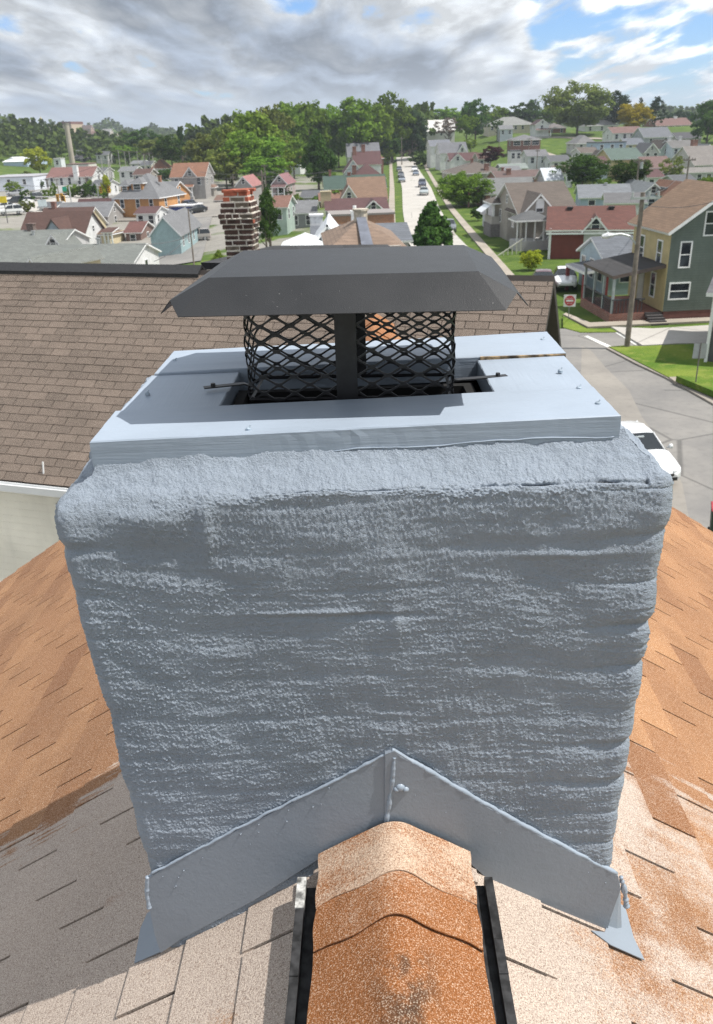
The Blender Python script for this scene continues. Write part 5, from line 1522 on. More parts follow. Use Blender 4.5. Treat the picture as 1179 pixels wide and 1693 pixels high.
# tall smokestack
sk = onZ(119, 268, float(terrain(-130, 390))) if False else onY(119, 264, 360)
SKz = float(terrain(sk[0], sk[1])); stop = onY(109, 206, 360)
SKE = tag(empty('smokestack', (sk[0], sk[1], SKz)), 'tall tapering concrete smokestack rising over the mill', 'smokestack')
mb = MB(); mb.tube([(0, 0, -3), (0, 0, stop[2] - SKz)], [1.15, .9], 14); mb.build('shaft', plain((.36, .32, .27), .9, 0, .15, .2), SKE)
mb = MB(); mb.tube([(0, 0, stop[2] - SKz - .1), (0, 0, stop[2] - SKz + .5)], [1.02, 1.02], 14); mb.build('rim', plain((.25, .23, .2), .9), SKE)

# ------------------------------------------------------------------ trees
LV = {'mid': leafmat((.045, .085, .012), (.10, .155, .022)), 'light': leafmat((.062, .105, .014), (.115, .165, .026)), 'dark': leafmat((.018, .042, .010), (.045, .080, .018)),
      'conifer': leafmat((.012, .028, .012), (.030, .050, .020)), 'yellow': leafmat((.15, .125, .008), (.24, .20, .013)), 'olive': leafmat((.06, .085, .020), (.115, .135, .035)),
      'purple': leafmat((.022, .010, .012), (.060, .024, .026)), 'bare': leafmat((.055, .042, .036), (.10, .08, .065)), 'lime': leafmat((.13, .17, .014), (.23, .25, .03)), 'pink': leafmat((.22, .05, .13), (.36, .12, .22))}


def leaf_cloud(rg, shape, ncl, nleaf, lsz, gap=0.0):
    """unit crown (height 0..1, radius .5): clumps of small leaf faces through the volume"""
    cen = []
    while len(cen) < ncl:
        p = rg.uniform(-1, 1, 3)
        if np.linalg.norm(p) > 1: continue
        if np.linalg.norm(p) < .35 and rg.random() < .6: continue
        z = p[2]; t = (z + 1) / 2
        if shape == 'round': k = .5
        elif shape == 'tall': k = .5 * (1 - .35 * max(0, z)) * (1 + .05 * math.sin(7 * t))
        elif shape == 'cone': k = .52 * (1 - t) ** .85 + .03; p[:2] /= max(1e-3, np.linalg.norm(p[:2])) ; p[:2] *= math.sqrt(rg.random()) * .95
        elif shape == 'egg': k = .5 * (1 - .86 * t ** 1.5)
        elif shape == 'spread': k = .5 * (.75 + .35 * min(1, t * 2))
        else: k = .5
        an = math.atan2(p[1], p[0]); lob = 1 + .17 * math.sin(3 * an + 2.1 * z + rg.integers(0, 2)) + .10 * math.sin(5 * an - 3 * z)
        cen.append((p[0] * k * lob, p[1] * k * lob, .08 + .88 * t * (1 if shape in ('cone', 'egg') else (.9 + .1 * lob))))
    V = []
    for c in cen:
        cr = rg.uniform(.055, .125) * (.6 if shape == 'cone' else 1.0)
        m = int(nleaf * (cr / .09) ** 1.6)
        d = rg.normal(size=(m, 3)); d /= np.linalg.norm(d, axis=1, keepdims=True)
        pos = np.array(c) + d * (cr * rg.uniform(.45, 1.1, (m, 1))) * np.array([1, 1, .72])
        nrm = d + rg.normal(size=(m, 3)) * .55 + np.array([0, 0, .35]); nrm /= np.linalg.norm(nrm, axis=1, keepdims=True)
        a = np.cross(nrm, rg.normal(size=(m, 3))); a /= np.linalg.norm(a, axis=1, keepdims=True); b_ = np.cross(nrm, a)
        sz = lsz * rg.uniform(.6, 1.35, (m, 1))
        q = np.stack([pos - a * sz - b_ * sz * .6, pos + a * sz * .8 - b_ * sz * .7, pos + a * sz + b_ * sz * .6, pos - a * sz * .7 + b_ * sz * .75], 1)
        V.append(q)
    V = np.concatenate(V, 0).reshape(-1, 3)
    V[:, 2] = np.maximum(V[:, 2], .005)
    return V


def cloud_mesh(name, V, mat):
    me = bpy.data.meshes.new(name); n = len(V) // 4
    me.vertices.add(len(V)); me.vertices.foreach_set('co', V.reshape(-1).astype(np.float32))
    me.loops.add(4 * n); me.loops.foreach_set('vertex_index', np.arange(4 * n, dtype=np.int32))
    me.polygons.add(n); me.polygons.foreach_set('loop_start', np.arange(0, 4 * n, 4, dtype=np.int32))
    me.update(calc_edges=True); me.materials.append(mat); return me


def trunk_mesh(seed, bare=False):
    rg = random.Random(seed); mb = MB()
    mb.tube([(0, 0, -.06), (.005, 0, .1), (.01, .01, .3), (0, 0, .55), (.01, 0, .8)], [.034, .026, .021, .014, .004], 7)
    for k in range(9 if not bare else 26):
        a = rg.uniform(0, 6.28); z0 = rg.uniform(.16, .6); L = rg.uniform(.2, .38)
        p = [(0, 0, z0), (math.cos(a) * L * .5, math.sin(a) * L * .5, z0 + L * .35), (math.cos(a) * L, math.sin(a) * L, z0 + L * .8)]
        mb.tube(p, [.011, .007, .002], 5)
        if bare:
            for j in range(3):
                b2 = a + rg.uniform(-.8, .8); q = Vector(p[1]); mb.tube([q, q + Vector((math.cos(b2) * .14, math.sin(b2) * .14, rg.uniform(.05, .16)))], [.005, .0015], 4)
    return mb.mesh('trunk')


PROTO = {}


def proto(shape, kind, var, fine):
    key = (shape, kind, var, fine)
    if key not in PROTO:
        rg = np.random.default_rng(abs(hash((shape, var))) % 9999 if False else (len(shape) * 131 + var * 17 + ord(shape[0])))
        ncl, nl, ls = {0: (60, 24, .036), 1: (100, 36, .025), 2: (160, 66, .0165), 3: (330, 95, .027)}[fine]
        if shape == 'airy': ncl, nl = int(ncl * .62), int(nl * .8)
        V = leaf_cloud(rg, shape, ncl, nl, ls)
        cm = cloud_mesh('crown', V, LV[kind])
        tm = trunk_mesh(var, shape == 'airy'); tm.materials.append(BARK)
        PROTO[key] = (cm, tm)
    return PROTO[key]


def tree(label, px, pb, pt, wpx, Y, kind='mid', shape='round', var=0, fine=1, group=None, name='tree', cat='tree', rise=.12, sink=None, wy=None):
    """tree standing at photo column px; pb/pt photo rows of crown foot and top, wpx its width, Y its distance"""
    b0 = onY(px, pb, Y); t0 = onY(px, pt, Y); s = mpp(px, pt, Y); gz = float(terrain(b0[0], b0[1]))
    top = t0[2]; H = top - b0[2]; W = wpx * s
    if cat in ('bush', 'shrub'): b0[2] = gz; top = gz + H
    o = empty(name, (b0[0], b0[1], gz), random.Random(int(px * 7 + pt)).uniform(0, 6.28)); tag(o, label, cat, group)
    cm, tm = proto(shape, kind, var, fine)
    c = link('crown', cm, o); c.scale = (W, W if wy is None else wy, H); c.location = (0, 0, b0[2] - gz)
    tr_ = link('trunk', tm, o); Ht = top - gz; tr_.scale = (Ht * .8, Ht * .8, Ht * .92)
    return o


G_W = 'trees of the green wood beyond the houses'
woods = [  # px, foot, top, width, Y, kind, shape
    (384, 300, 205, 70, 240, 'olive', 'tall'), (345, 300, 218, 66, 262, 'olive', 'tall'), (420, 300, 178, 84, 245, 'light', 'tall'), (455, 290, 172, 70, 275, 'olive', 'round'), (478, 262, 166, 62, 300, 'mid', 'tall'),
    (512, 258, 164, 66, 310, 'mid', 'tall'), (545, 255, 172, 52, 320, 'mid', 'round'), (585, 250, 158, 72, 312, 'mid', 'tall'), (622, 244, 170, 54, 330, 'light', 'tall'), (648, 240, 152, 62, 345, 'mid', 'tall'),
    (600, 252, 205, 56, 330, 'mid', 'round'), (560, 262, 206, 44, 326, 'light', 'round'), (405, 285, 214, 56, 228, 'light', 'round'), (440, 285, 222, 60, 236, 'mid', 'round'), (375, 306, 246, 60, 226, 'olive', 'round'), (436, 300, 258, 66, 222, 'mid', 'round'), (640, 262, 214, 46, 338, 'dark', 'tall'), (486, 280, 226, 50, 270, 'mid', 'round'), (470, 292, 248, 40, 240, 'light', 'round')]
for k_, (a, b_, c_, d_, Y, kd, sh) in enumerate(woods):
    d_ = d_ * 1.2
    tree({'olive': 'olive green tree', 'light': 'fresh light green tree', 'mid': 'mid green tree', 'dark': 'dark tree'}[kd] + {'tall': ' with a tall crown', 'round': ' with a rounded crown'}[sh] + ' in the dense wood between town and skyline', a, b_, c_, d_, Y, kd, sh, k_ % 3, 1, G_W)
tree('large dark green rounded maple standing alone on the lawn', 527, 306, 214, 72, 212, 'dark', 'egg', 1, 2)
tree('broad near-black conifer at the end of the street', 682, 262, 178, 58, 352, 'conifer', 'tall', 1, 1)
tree('dark narrow spruce left of the near-black conifer', 648, 262, 190, 36, 350, 'conifer', 'cone', 1, 1)
tree('small light green bush tree by the street end pole', 641, 268, 240, 26, 335, 'light', 'round', 2, 0)
tree('brownish bare branched tree at the street end', 672, 262, 232, 40, 372, 'bare', 'airy', 1, 1)
tree('low dark leafed tree hanging over the street corner', 694, 276, 250, 34, 320, 'dark', 'round', 2, 1)
tree('tall pale tree rising behind the street end conifer', 697, 225, 168, 40, 420, 'mid', 'tall', 2, 0)
tree('greyish purple tree before the white roofed building', 742, 226, 194, 46, 372, 'bare', 'airy', 0, 1)
tree('very dark round tree on the hill crest left of the ranch', 786, 226, 163, 52, 355, 'dark', 'round', 0, 1)
tree('soft green round tree in front of the dark crest tree', 772, 226, 188, 36, 345, 'mid', 'round', 1, 1)
tree('light green tree behind the crest tree', 815, 204, 172, 40, 400, 'mid', 'round', 2, 0)
for k_, (a, c_, d_, kd) in enumerate(((722, 180, 50, 'mid'), (748, 174, 50, 'mid'), (858, 168, 52, 'dark'), (880, 164, 34, 'dark'), (906, 168, 42, 'mid'), (835, 178, 40, 'mid'))):
    tree({'mid': 'green', 'dark': 'dark'}[kd] + ' skyline tree on the ridge behind the hilltop ranch', a, 206, c_, d_, 425, kd, 'round', k_ % 3, 0, 'skyline trees behind the ranch')
tree('small dark yew beside the cream ranch', 822, 214, 197, 20, 352, 'dark', 'round', 1, 0)
tree('huge spreading pale green tree on the hilltop', 954, 218, 131, 104, 350, 'olive', 'spread', 0, 2)
tree('very dark broad conifer left of the yellow tree', 1016, 208, 150, 54, 372, 'conifer', 'tall', 0, 1)
tree('slim spruce tip above the yellow tree', 1056, 205, 160, 26, 378, 'conifer', 'cone', 2, 1)
tree('pointed dark spruce right of the yellow tree', 1082, 208, 157, 44, 362, 'conifer', 'cone', 0, 1)
tree('bright yellow blossoming round tree on the hilltop', 1046, 214, 169, 54, 335, 'yellow', 'round', 1, 2)
for k_, (a, c_, d_) in enumerate(((1108, 186, 18), (1122, 181, 20), (1137, 184, 22))):
    tree('small dark skyline tree behind the brick church hall', a, 204, c_, d_, 430, 'conifer', 'tall', k_, 0, 'skyline trees behind the church hall')
tree('big dark green tree at the right frame edge', 1168, 236, 163, 62, 292, 'dark', 'tall', 1, 1)
tree('pale green tree partly behind the right frame edge', 1192, 225, 165, 50, 310, 'mid', 'tall', 0, 1)
tree('dark red-purple leafed round tree among the roofs', 811, 268, 241, 40, 240, 'purple', 'round', 0, 1)
tree('light green bush tree on the slope above the purple tree', 778, 247, 227, 22, 300, 'light', 'round', 2, 0)
tree('wide bright green tree overhanging the sidewalk', 764, 344, 283, 84, 152, 'mid', 'spread', 2, 2)
tree('dense conical green tree at the street kerb', 713, 428, 330, 88, 92, 'dark', 'cone', 2, 3)
tree('full dark green tree behind the pale blue house', 963, 304, 255, 80, 150, 'dark', 'round', 0, 2)
tree('dark green tree with reaching branch beside the yellow house', 1040, 306, 262, 70, 140, 'dark', 'round', 1, 2)
tree('thin leafed tree showing its branches right of the brown roofed house', 1112, 298, 256, 44, 172, 'olive', 'airy', 2, 1)
tree('round green tree at the right edge behind the tan roof', 1163, 336, 292, 50, 112, 'mid', 'round', 2, 2)
tree('small green bush on the slope by the slate roof', 1080, 250, 238, 18, 258, 'dark', 'round', 0, 0, name='bush', cat='bush')
tree('pink flowering bush above the dark green tree', 943, 262, 248, 14, 205, 'pink', 'round', 1, 0, name='bush', cat='bush')
tree('yellow-green shrub before the taupe house entry', 878, 452, 418, 36, 80, 'lime', 'round', 1, 2, name='shrub', cat='shrub')
tree('yellow-green shrub under the metal awning house wall', 846, 366, 344, 34, 122, 'lime', 'spread', 0, 1, name='shrub', cat='shrub')
tree('small light shrub on the brick house slope', 825, 352, 330, 24, 132, 'light', 'round', 2, 1, name='shrub', cat='shrub')
tree('pale green bush beside the long grey roof', 897, 306, 288, 14, 128, 'light', 'round', 0, 0, name='bush', cat='bush')
tree('dark hedge on the brick house corner', 790, 372, 348, 26, 128, 'dark', 'round', 1, 1, name='shrub', cat='shrub')
tree('dark bush below the brick ranch windows', 853, 246, 238, 14, 290, 'dark', 'round', 1, 0, name='bush', cat='bush')
# left
tree('tall dark conifer on the skyline left of the wood', 301, 262, 206, 22, 300, 'conifer', 'cone', 1, 1)
tree('dark spreading tree left of the skyline conifer', 284, 268, 222, 48, 288, 'dark', 'round', 0, 1)
tree('mid green tree at the left end of the wood', 238, 250, 212, 60, 390, 'dark', 'round', 2, 1)
tree('pale green tree behind the left end of the wood', 262, 262, 228, 60, 360, 'olive', 'round', 0, 1)
tree('light green tree low behind the substation', 212, 262, 236, 50, 400, 'mid', 'round', 1, 0)
tree('dark hedge tree beside the orange hip roof cottage', 273, 300, 278, 28, 262, 'dark', 'round', 1, 1)
tree('bright spring green tree in front of the mill', 66, 284, 242, 44, 320, 'lime', 'round', 0, 1)
tree('olive bush at the foot of the bright green tree', 42, 286, 270, 28, 316, 'olive', 'round', 2, 0, name='bush', cat='bush')
tree('light green bush in front of the white warehouse', 24, 324, 300, 28, 228, 'light', 'round', 0, 1, name='bush', cat='bush')
tree('small green tree behind the traffic signals', 121, 328, 303, 28, 214, 'mid', 'round', 1, 1)
tree('thin young street tree left of the traffic signals', 90, 324, 300, 12, 216, 'mid', 'round', 2, 0)
tree('low green shrub under the carport roof edge', 78, 332, 316, 26, 210, 'mid', 'round', 0, 0, name='shrub', cat='shrub')
tree('slim light green cypress left of the orange house', 178, 322, 286, 20, 196, 'lime', 'egg', 0, 1)
tree('dark leafy tree right of the crumbling chimney', 446, 404, 306, 50, 98, 'dark', 'egg', 0, 2)
tree('small bright shrub left of the crumbling chimney', 362, 432, 388, 38, 92, 'light', 'egg', 1, 2, name='shrub', cat='shrub')
tree('low shrub below the little brown house', 226, 412, 400, 22, 130, 'light', 'round', 0, 0, name='shrub', cat='shrub')

rg_s = random.Random(31)
for (xa, xb, ya, yb, n_, lab, grp) in ((880, 1179, 222, 300, 46, 'small dark green bush between the right hillside houses', 'bushes between the hillside houses'), (10, 300, 268, 345, 22, 'small dark green bush between the left valley houses', 'bushes between the valley houses'), (705, 880, 232, 285, 18, 'small dark green bush between the houses right of the long street', 'bushes right of the long street'), (440, 560, 285, 345, 10, 'small dark green bush in the yards left of the long street', 'bushes left of the long street')):
    for k_ in range(n_):
        px = rg_s.uniform(xa, xb); py = rg_s.uniform(ya, yb)
        Yd = float(np.interp(py, [215, 228, 250, 300, 345], [340, 290, 240, 160, 130] if xa > 600 else [420, 380, 330, 225, 165])); wv = rg_s.uniform(10, 22) * (py - 180) / 105
        tree(lab, px, py + 2, py - wv * rg_s.uniform(.6, 1.1), wv, Yd, rg_s.choice(['dark', 'dark', 'mid', 'olive']), 'round', k_ % 3, 0, grp, 'bush', 'bush')

# far wooded slopes: one mass
def far_wood():
    rg = np.random.default_rng(4); base = leaf_cloud(np.random.default_rng(7), 'round', 14, 7, .085); out = []
    def put(x, y, h, wv):
        a = rg.uniform(0, 6.28); c, s = math.cos(a), math.sin(a); V = base.copy()
        V = np.stack([(V[:, 0] * c - V[:, 1] * s) * wv, (V[:, 0] * s + V[:, 1] * c) * wv, V[:, 2] * h], -1)
        V += np.array([x, y, float(terrain(x, y)) - .06 * h]); out.append(V)
    n = 0
    while n < 2300:                                     # distant ridge
        az = math.radians(rg.uniform(-28, 30)); r = rg.uniform(780, 1750)
        put(r * math.sin(az), r * math.cos(az), rg.uniform(9, 15), rg.uniform(14, 24)); n += 1
    for k in range(330):                                # wooded slope on the left, and behind the mill
        x, y = rg.normal(-222, 48), rg.normal(500, 70)
        if y < 400: continue
        put(x, y, rg.uniform(9, 15), rg.uniform(10, 16))
    for k in range(420):
        x, y = rg.uniform(-175, 20), rg.uniform(430, 760)
        put(x, y, rg.uniform(7, 12), rg.uniform(9, 15))
    for k in range(160):
        x, y = rg.uniform(-70, 40), rg.uniform(385, 470)
        put(x, y, rg.uniform(12, 20), rg.uniform(11, 16))
    V = np.concatenate(out, 0)
    me = cloud_mesh('far_wood', V, leafmat((.030, .055, .016), (.075, .110, .028), 'far_leaves', .25))
    o = link('far_wood', me); tag(o, 'far-off green woods covering the hills', None, kind='stuff'); return o


far_wood()

# ------------------------------------------------------------------ cars
CARG = plain((.02, .024, .028), .08, 0, .1, 1); TYRE = plain((.015, .015, .015), .8); RIM = plain((.35, .36, .37), .35, .7)
LAMP = plain((.55, .57, .58), .15); REDL = plain((.30, .02, .015), .3)


def carpaint(c):
    key = ('car', c)
    if key in _mc: return _mc[key]
    m, t, b = newmat('car_paint'); setp(t, b, 'Base Color', c4(c)); setp(t, b, 'Roughness', .28); setp(t, b, 'Coat Weight', .8); setp(t, b, 'Coat Roughness', .05)
    _mc[key] = m; return m


def car_meshes(kind):
    """stations along x (front at -x): x, zbottom, zbelt, ztop, half width at belt, half width at top"""
    st = {'sedan': [(-2.30, .42, .52, .56, .55, .50), (-2.22, .28, .62, .66, .72, .62), (-2.0, .24, .70, .75, .82, .66), (-1.5, .24, .78, .84, .88, .72), (-.95, .24, .88, .93, .90, .74), (-.85, .24, .90, .97, .90, .72), (-.10, .24, .92, 1.38, .90, .60), (.10, .24, .93, 1.43, .90, .60), (.72, .24, .94, 1.45, .90, .60), (.80, .24, .94, 1.45, .90, .60), (1.25, .24, .96, 1.40, .89, .58), (1.78, .26, .98, 1.08, .87, .66), (1.9, .28, .98, 1.03, .86, .70), (2.22, .32, .92, .98, .78, .66), (2.32, .42, .62, .70, .62, .55)],
          'suv': [(-2.30, .45, .60, .66, .60, .55), (-2.2, .32, .80, .86, .78, .68), (-1.9, .30, .92, .98, .88, .74), (-1.0, .30, 1.02, 1.10, .92, .78), (-.9, .30, 1.04, 1.14, .92, .76), (-.30, .30, 1.06, 1.66, .92, .68), (.55, .30, 1.07, 1.74, .92, .68), (.62, .30, 1.07, 1.74, .92, .68), (1.9, .30, 1.08, 1.70, .91, .66), (2.2, .34, 1.08, 1.25, .88, .74), (2.32, .45, .80, .90, .72, .62)]}[kind]
    body, win = MB(), MB()
    def sec(s):
        x, zb, zl, zt, wb, wt = s; zm = zb + (zl - zb) * .45
        return [(x, wb * .90, zb), (x, wb, zm), (x, wb * .985, zl), (x, wt, zt), (x, wt * .55, zt + .03), (x, 0, zt + .035)]
    P = [sec(s) for s in st]; n = 6
    def add(m, a, b_, c, d): m.add([a, b_, c, d], [(0, 1, 2, 3)])
    for i in range(len(P) - 1):
        s0, s1 = st[i], st[i + 1]; tall = (s0[3] - s0[2] > .3) and (s1[3] - s1[2] > .3)
        ws = (s0[3] - s0[2] < .3) != (s1[3] - s1[2] < .3) and max(s0[3] - s0[2], s1[3] - s1[2]) > .3
        for j in range(5):
            for sg in (1, -1):
                q = [P[i][j], P[i + 1][j], P[i + 1][j + 1], P[i][j + 1]]
                q = [(p[0], p[1] * sg, p[2]) for p in q]
                if sg < 0: q = q[::-1]
                glassy = (j == 2 and tall and abs(s1[0] - s0[0]) > .12) or (ws and j >= 3) or (ws and j == 2)
                if ws and j == 2:
                    glassy = True
                add(win if glassy else body, *q)
    for k, e in ((0, P[0]), (-1, P[-1])):
        q = [(p[0], p[1], p[2]) for p in e] + [(p[0], -p[1], p[2]) for p in reversed(e[:-1])]
        body.add(q, [tuple(range(len(q)))])
    q = [(s[0], .80 * s[4], s[1]) for s in st] + [(s[0], -.80 * s[4], s[1]) for s in reversed(st)]
    body.add(q, [tuple(range(len(q)))])
    return body, win, st


CARM = {}


def car_proto(kind):
    if kind in CARM: return CARM[kind]
    b_, w_, st = car_meshes(kind)
    bm_ = b_.mesh('body'); bm_.polygons.foreach_set('use_smooth', [True] * len(bm_.polygons)); wm_ = w_.mesh('windows'); wm_.polygons.foreach_set('use_smooth', [True] * len(wm_.polygons)); wm_.materials.append(CARG)
    whm = MB(); r = .33 if kind == 'sedan' else .37
    whm.tube([(0, -.11, 0), (0, -.10, 0), (0, .10, 0), (0, .11, 0)], [r * .94, r, r, r * .94], 20); wh = whm.mesh('tyre'); wh.materials.append(TYRE)
    rmm = MB(); rmm.tube([(0, -.118, 0), (0, .118, 0)], [r * .62, r * .62], 14); rm_ = rmm.mesh('rim'); rm_.materials.append(RIM)
    hl = MB(); hl.box(-.06, .06, -.17, .17, -.06, .06); hlm = hl.mesh('headlight'); hlm.materials.append(LAMP)
    tl = MB(); tl.box(-.04, .04, -.14, .14, -.08, .08); tlm = tl.mesh('taillight'); tlm.materials.append(REDL)
    CARM[kind] = (bm_, wm_, wh, rm_, hlm, tlm, r, st); return CARM[kind]


def car(label, x, y, head, paintc, kind='sedan', group=None, z=None, cat='car'):
    bm_, wm_, wh, rm_, hlm, tlm, r, st = car_proto(kind)
    z = float(terrain(x, y)) + .12 if z is None else z
    o = empty('parked_car', (x, y, z), head); tag(o, label, cat, group)
    bo = link('body', bm_, o)
    if not bm_.materials: bm_.materials.append(carpaint((.5, .5, .5)))
    bo.material_slots[0].link = 'OBJECT'; bo.material_slots[0].material = carpaint(paintc)
    link('windows', wm_, o)
    for sx_ in (-1.42, 1.38):
        for sy in (-1, 1):
            t_ = link('wheel', wh, o); t_.location = (sx_, sy * .78, r); q = link('rim', rm_, t_)
    for sy in (-1, 1):
        h = link('headlight', hlm, o); h.location = (-2.17 if kind == 'sedan' else -2.2, sy * .56, .62 if kind == 'sedan' else .76); h.rotation_euler = (0, 0, sy * -.35)
        t_ = link('taillight', tlm, o); t_.location = (2.24, sy * .60, .78 if kind == 'sedan' else .95)
    return o


GC = 'cars parked along the long street'
for (px, py, c, kd, hd, lb) in ((655, 273, (.55, .57, .6), 'suv', 1, 'pale car parked farthest up the left kerb of the street'), (660, 283, (.05, .06, .08), 'sedan', 1, 'dark car second from the far end on the left kerb'), (663, 293, (.045, .05, .06), 'sedan', 1, 'dark car third from the far end on the left kerb'), (664.5, 301, (.16, .18, .21), 'sedan', 1, 'grey car nearest on the left kerb of the street'),
                                (685, 284, (.72, .73, .73), 'suv', 1, 'white van parked on the right kerb of the street'), (687.5, 290, (.10, .13, .18), 'sedan', 1, 'blue-grey car right behind the white van'), (698, 309, (.06, .07, .11), 'suv', 1, 'dark blue car on the right kerb of the street'), (701, 322, (.30, .34, .34), 'sedan', 1, 'silver-green car nearest on the right kerb of the street')):
    p = onZ(px, py, .0); car(lb, p[0], p[1], R_(86) if hd else R_(-94), c, kd, GC, .04)
p = onZ(742, 383, 0); car('dark grey car parked beside the conical tree', p[0], p[1], R_(86), (.08, .09, .10), 'sedan', None, .04)
p = onZ(925, 474, 0); car('white car half hidden behind the red-posted porch', p[0] + .4, p[1], R_(80), (.70, .71, .72), 'sedan', None, .04)
p = onZ(922, 490, 0); car('dark red car nearest beside the red-posted porch', p[0] - .5, p[1] + 3, R_(80), (.07, .012, .018), 'sedan', None, .04)
for (px, Yd, c, kd, hd, lb) in ((25, 196, (.03, .035, .04), 'suv', 10, 'dark grey suv in the bright car park'), (46, 194, (.75, .76, .76), 'suv', 95, 'white van beside the dark suv'), (14, 176, (.75, .76, .76), 'suv', 20, 'white van nearest in the bright car park'), (4, 184, (.70, .71, .72), 'sedan', 30, 'white car at the left frame edge'),
                                (58, 205, (.02, .02, .022), 'suv', 80, 'black truck cab beside the white board'), (28, 226, (.55, .56, .58), 'sedan', 0, 'pale car far back by the light green bush'),
                                (313, 176, (.03, .03, .035), 'sedan', 40, 'black car by the blue walled shop'), (322, 172, (.02, .022, .025), 'sedan', 40, 'second black car beside the blue walled shop'), (304, 178, (.06, .10, .25), 'suv', 40, 'blue car by the blue walled shop'), (318, 138, (.36, .33, .31), 'suv', 8, 'silver beige minivan on the road past the light blue house')):
    q = onY(px, 330, Yd); car(lb, q[0], q[1], R_(hd), c, kd)
# the white sedan in the lane
wc = car('white sedan parked on the gravel edge of the lane below the chimney', 10.6, 29.8, R_(97), (.60, .61, .62), 'sedan', None, .035)
for sy in (-1, 1):
    mb = MB(); mb.tube([(-.72, sy * .88, .98), (-.70, sy * 1.00, 1.02)], [.03, .03], 6); mb.tube([(-.66, sy * 1.00, 1.03), (-.72, sy * 1.02, 1.03), (-.80, sy * 1.02, 1.02)], [.02, .11, .07], 10)
    mb.build('mirror', carpaint((.60, .61, .62)), wc, smooth=True)
mb = MB(); mb.box(-2.335, -2.28, -.42, .42, .52, .60); mb.box(-2.325, -2.26, -.56, .56, .34, .46); mb.build('grille', plain((.012, .012, .012), .4), wc)
mb = MB(); mb.box(-2.35, -2.33, -.16, .16, .44, .53); mb.build('number_plate', plain((.45, .45, .42), .5), wc)
mb = MB()
for sy in (-1, 1):
    mb.box(-.87, -.83, sy * .72 - .02, sy * .72 + .02, .95, .99)
    for (a, b_) in (((-.86, sy * .725, .965), (-.10, sy * .605, 1.385)),):
        mb.tube([a, b_], .035, 5)
    mb.tube([(.76, sy * .885, .95), (.76, sy * .605, 1.44)], .035, 5)
    mb.tube([(1.25, sy * .585, 1.40), (1.78, sy * .665, 1.08)], .035, 5)
mb.build('pillars', carpaint((.60, .61, .62)), wc, smooth=True)
mb = MB(); mb.box(-.30, -.16, -.16, .16, 1.28, 1.34); mb.build('sun_strip', plain((.45, .5, .52), .4), wc)

# ------------------------------------------------------------------ poles, wires, signs, signals
POLE = plain((.17, .145, .12), .9, 0, .3, 3)


def pole(label, px, pb, pt, Y, rad=.16, arms=(), lamp=None, group=None, name='utility_pole', cat='utility pole', mat=None, zb=None, transformer=False):
    t0 = onY(px, pt, Y); gz = float(terrain(t0[0], t0[1])) if zb is None else zb
    H = t0[2] - gz
    o = empty(name, (t0[0], t0[1], gz)); tag(o, label, cat, group)
    mb = MB(); mb.tube([(0, 0, -1), (0, 0, H)], [rad, rad * .68], 9); mb.build('post', mat or POLE, o)
    for (zf, L) in arms:
        mb = MB(); mb.box(-L, L, -rad - .12, -rad, zf * H - .07, zf * H + .07)
        for x in (-L * .9, -L * .45, L * .45, L * .9): mb.tube([(x, -rad - .06, zf * H + .07), (x, -rad - .06, zf * H + .25)], .05, 6)
        mb.build('crossarm', DARKWOOD, o)
    if transformer:
        mb = MB(); mb.tube([(rad + .28, 0, H * .80), (rad + .28, 0, H * .80 + .9)], .25, 10); mb.build('transformer', GALV, o)
    if lamp:
        zf, L, up = lamp
        mb = MB(); mb.tube([(0, 0, zf * H), (-L * .35, -.1, zf * H + up * .8), (-L * .8, -.2, zf * H + up), (-L, -.22, zf * H + up)], .035, 7); mb.build('lamp_arm', GALV, o)
        mb = MB(); mb.tube([(-L + .1, -.22, zf * H + up), (-L - .25, -.24, zf * H + up - .02), (-L - .65, -.26, zf * H + up - .05), (-L - .8, -.26, zf * H + up - .05)], [.05, .13, .12, .04], 8); mb.build('lamp_head', plain((.55, .56, .56), .4, .3), o)
    return o, H, t0


P1, H1, T1 = pole('tall leaning weathered wooden pole with curved street lamp arm at the corner lawn', 1063, 318, 318, 48.4, .17, (), None, zb=.0)
mb = MB(); hL = onY(1046, 404, 48.2)[2]; xs = onY(1000, 393, 48.0)[0] - T1[0]
mb.tube([(-.1, 0, hL), (-.5, -.05, hL + .42), (-1.0, -.1, hL + .55), (xs + .4, -.15, hL + .52)], .06, 7); mb.build('lamp_arm', GALV, P1)
mb = MB(); mb.tube([(xs + .55, -.15, hL + .52), (xs + .2, -.16, hL + .50), (xs - .1, -.17, hL + .46)], [.08, .17, .09], 8); mb.build('lamp_head', plain((.62, .63, .63), .4, .3), P1)
mb = MB(); mb.box(-.7, .9, -.22, -.12, H1 - .35, H1 - .22)
for x in (-.6, .3, .8): mb.tube([(x, -.17, H1 - .2), (x, -.17, H1 + .05)], .07, 6)
mb.build('crossarm', GALV, P1)
pole('bare wooden utility pole beside the conical tree line of the street', 664, 262, 226, 330, .2, ((.93, .9),))
pole('wooden utility pole left of the crumbling chimney', 432, 400, 282, 100, .13, ((.95, .5),))
pole('slim wooden pole in front of the light blue house', 311, 440, 345, 96, .10)
pole('pole with white insulator behind the pink roofed gable', 385, 310, 288, 180, .12, ((.9, .5),))
pole('wooden pole with street lamp above the pink roofed houses', 437, 300, 272, 205, .15, ((.95, .7),))
pole('wooden pole behind the dark round tree edge', 459, 300, 256, 225, .16, ((.95, .8),))
pole('wooden utility pole with lamp by the yellow house', 1057, 315, 262, 136, .16, ((.94, .9),), transformer=True)
pole('wooden utility pole at right between teal and grey houses', 1140, 330, 258, 118, .14, ((.94, .8),))
pole('slim pole on the garage slope', 889, 285, 247, 218, .12, ((.95, .5),))
pole('slim pole by the hillside fence', 826, 250, 216, 310, .13)
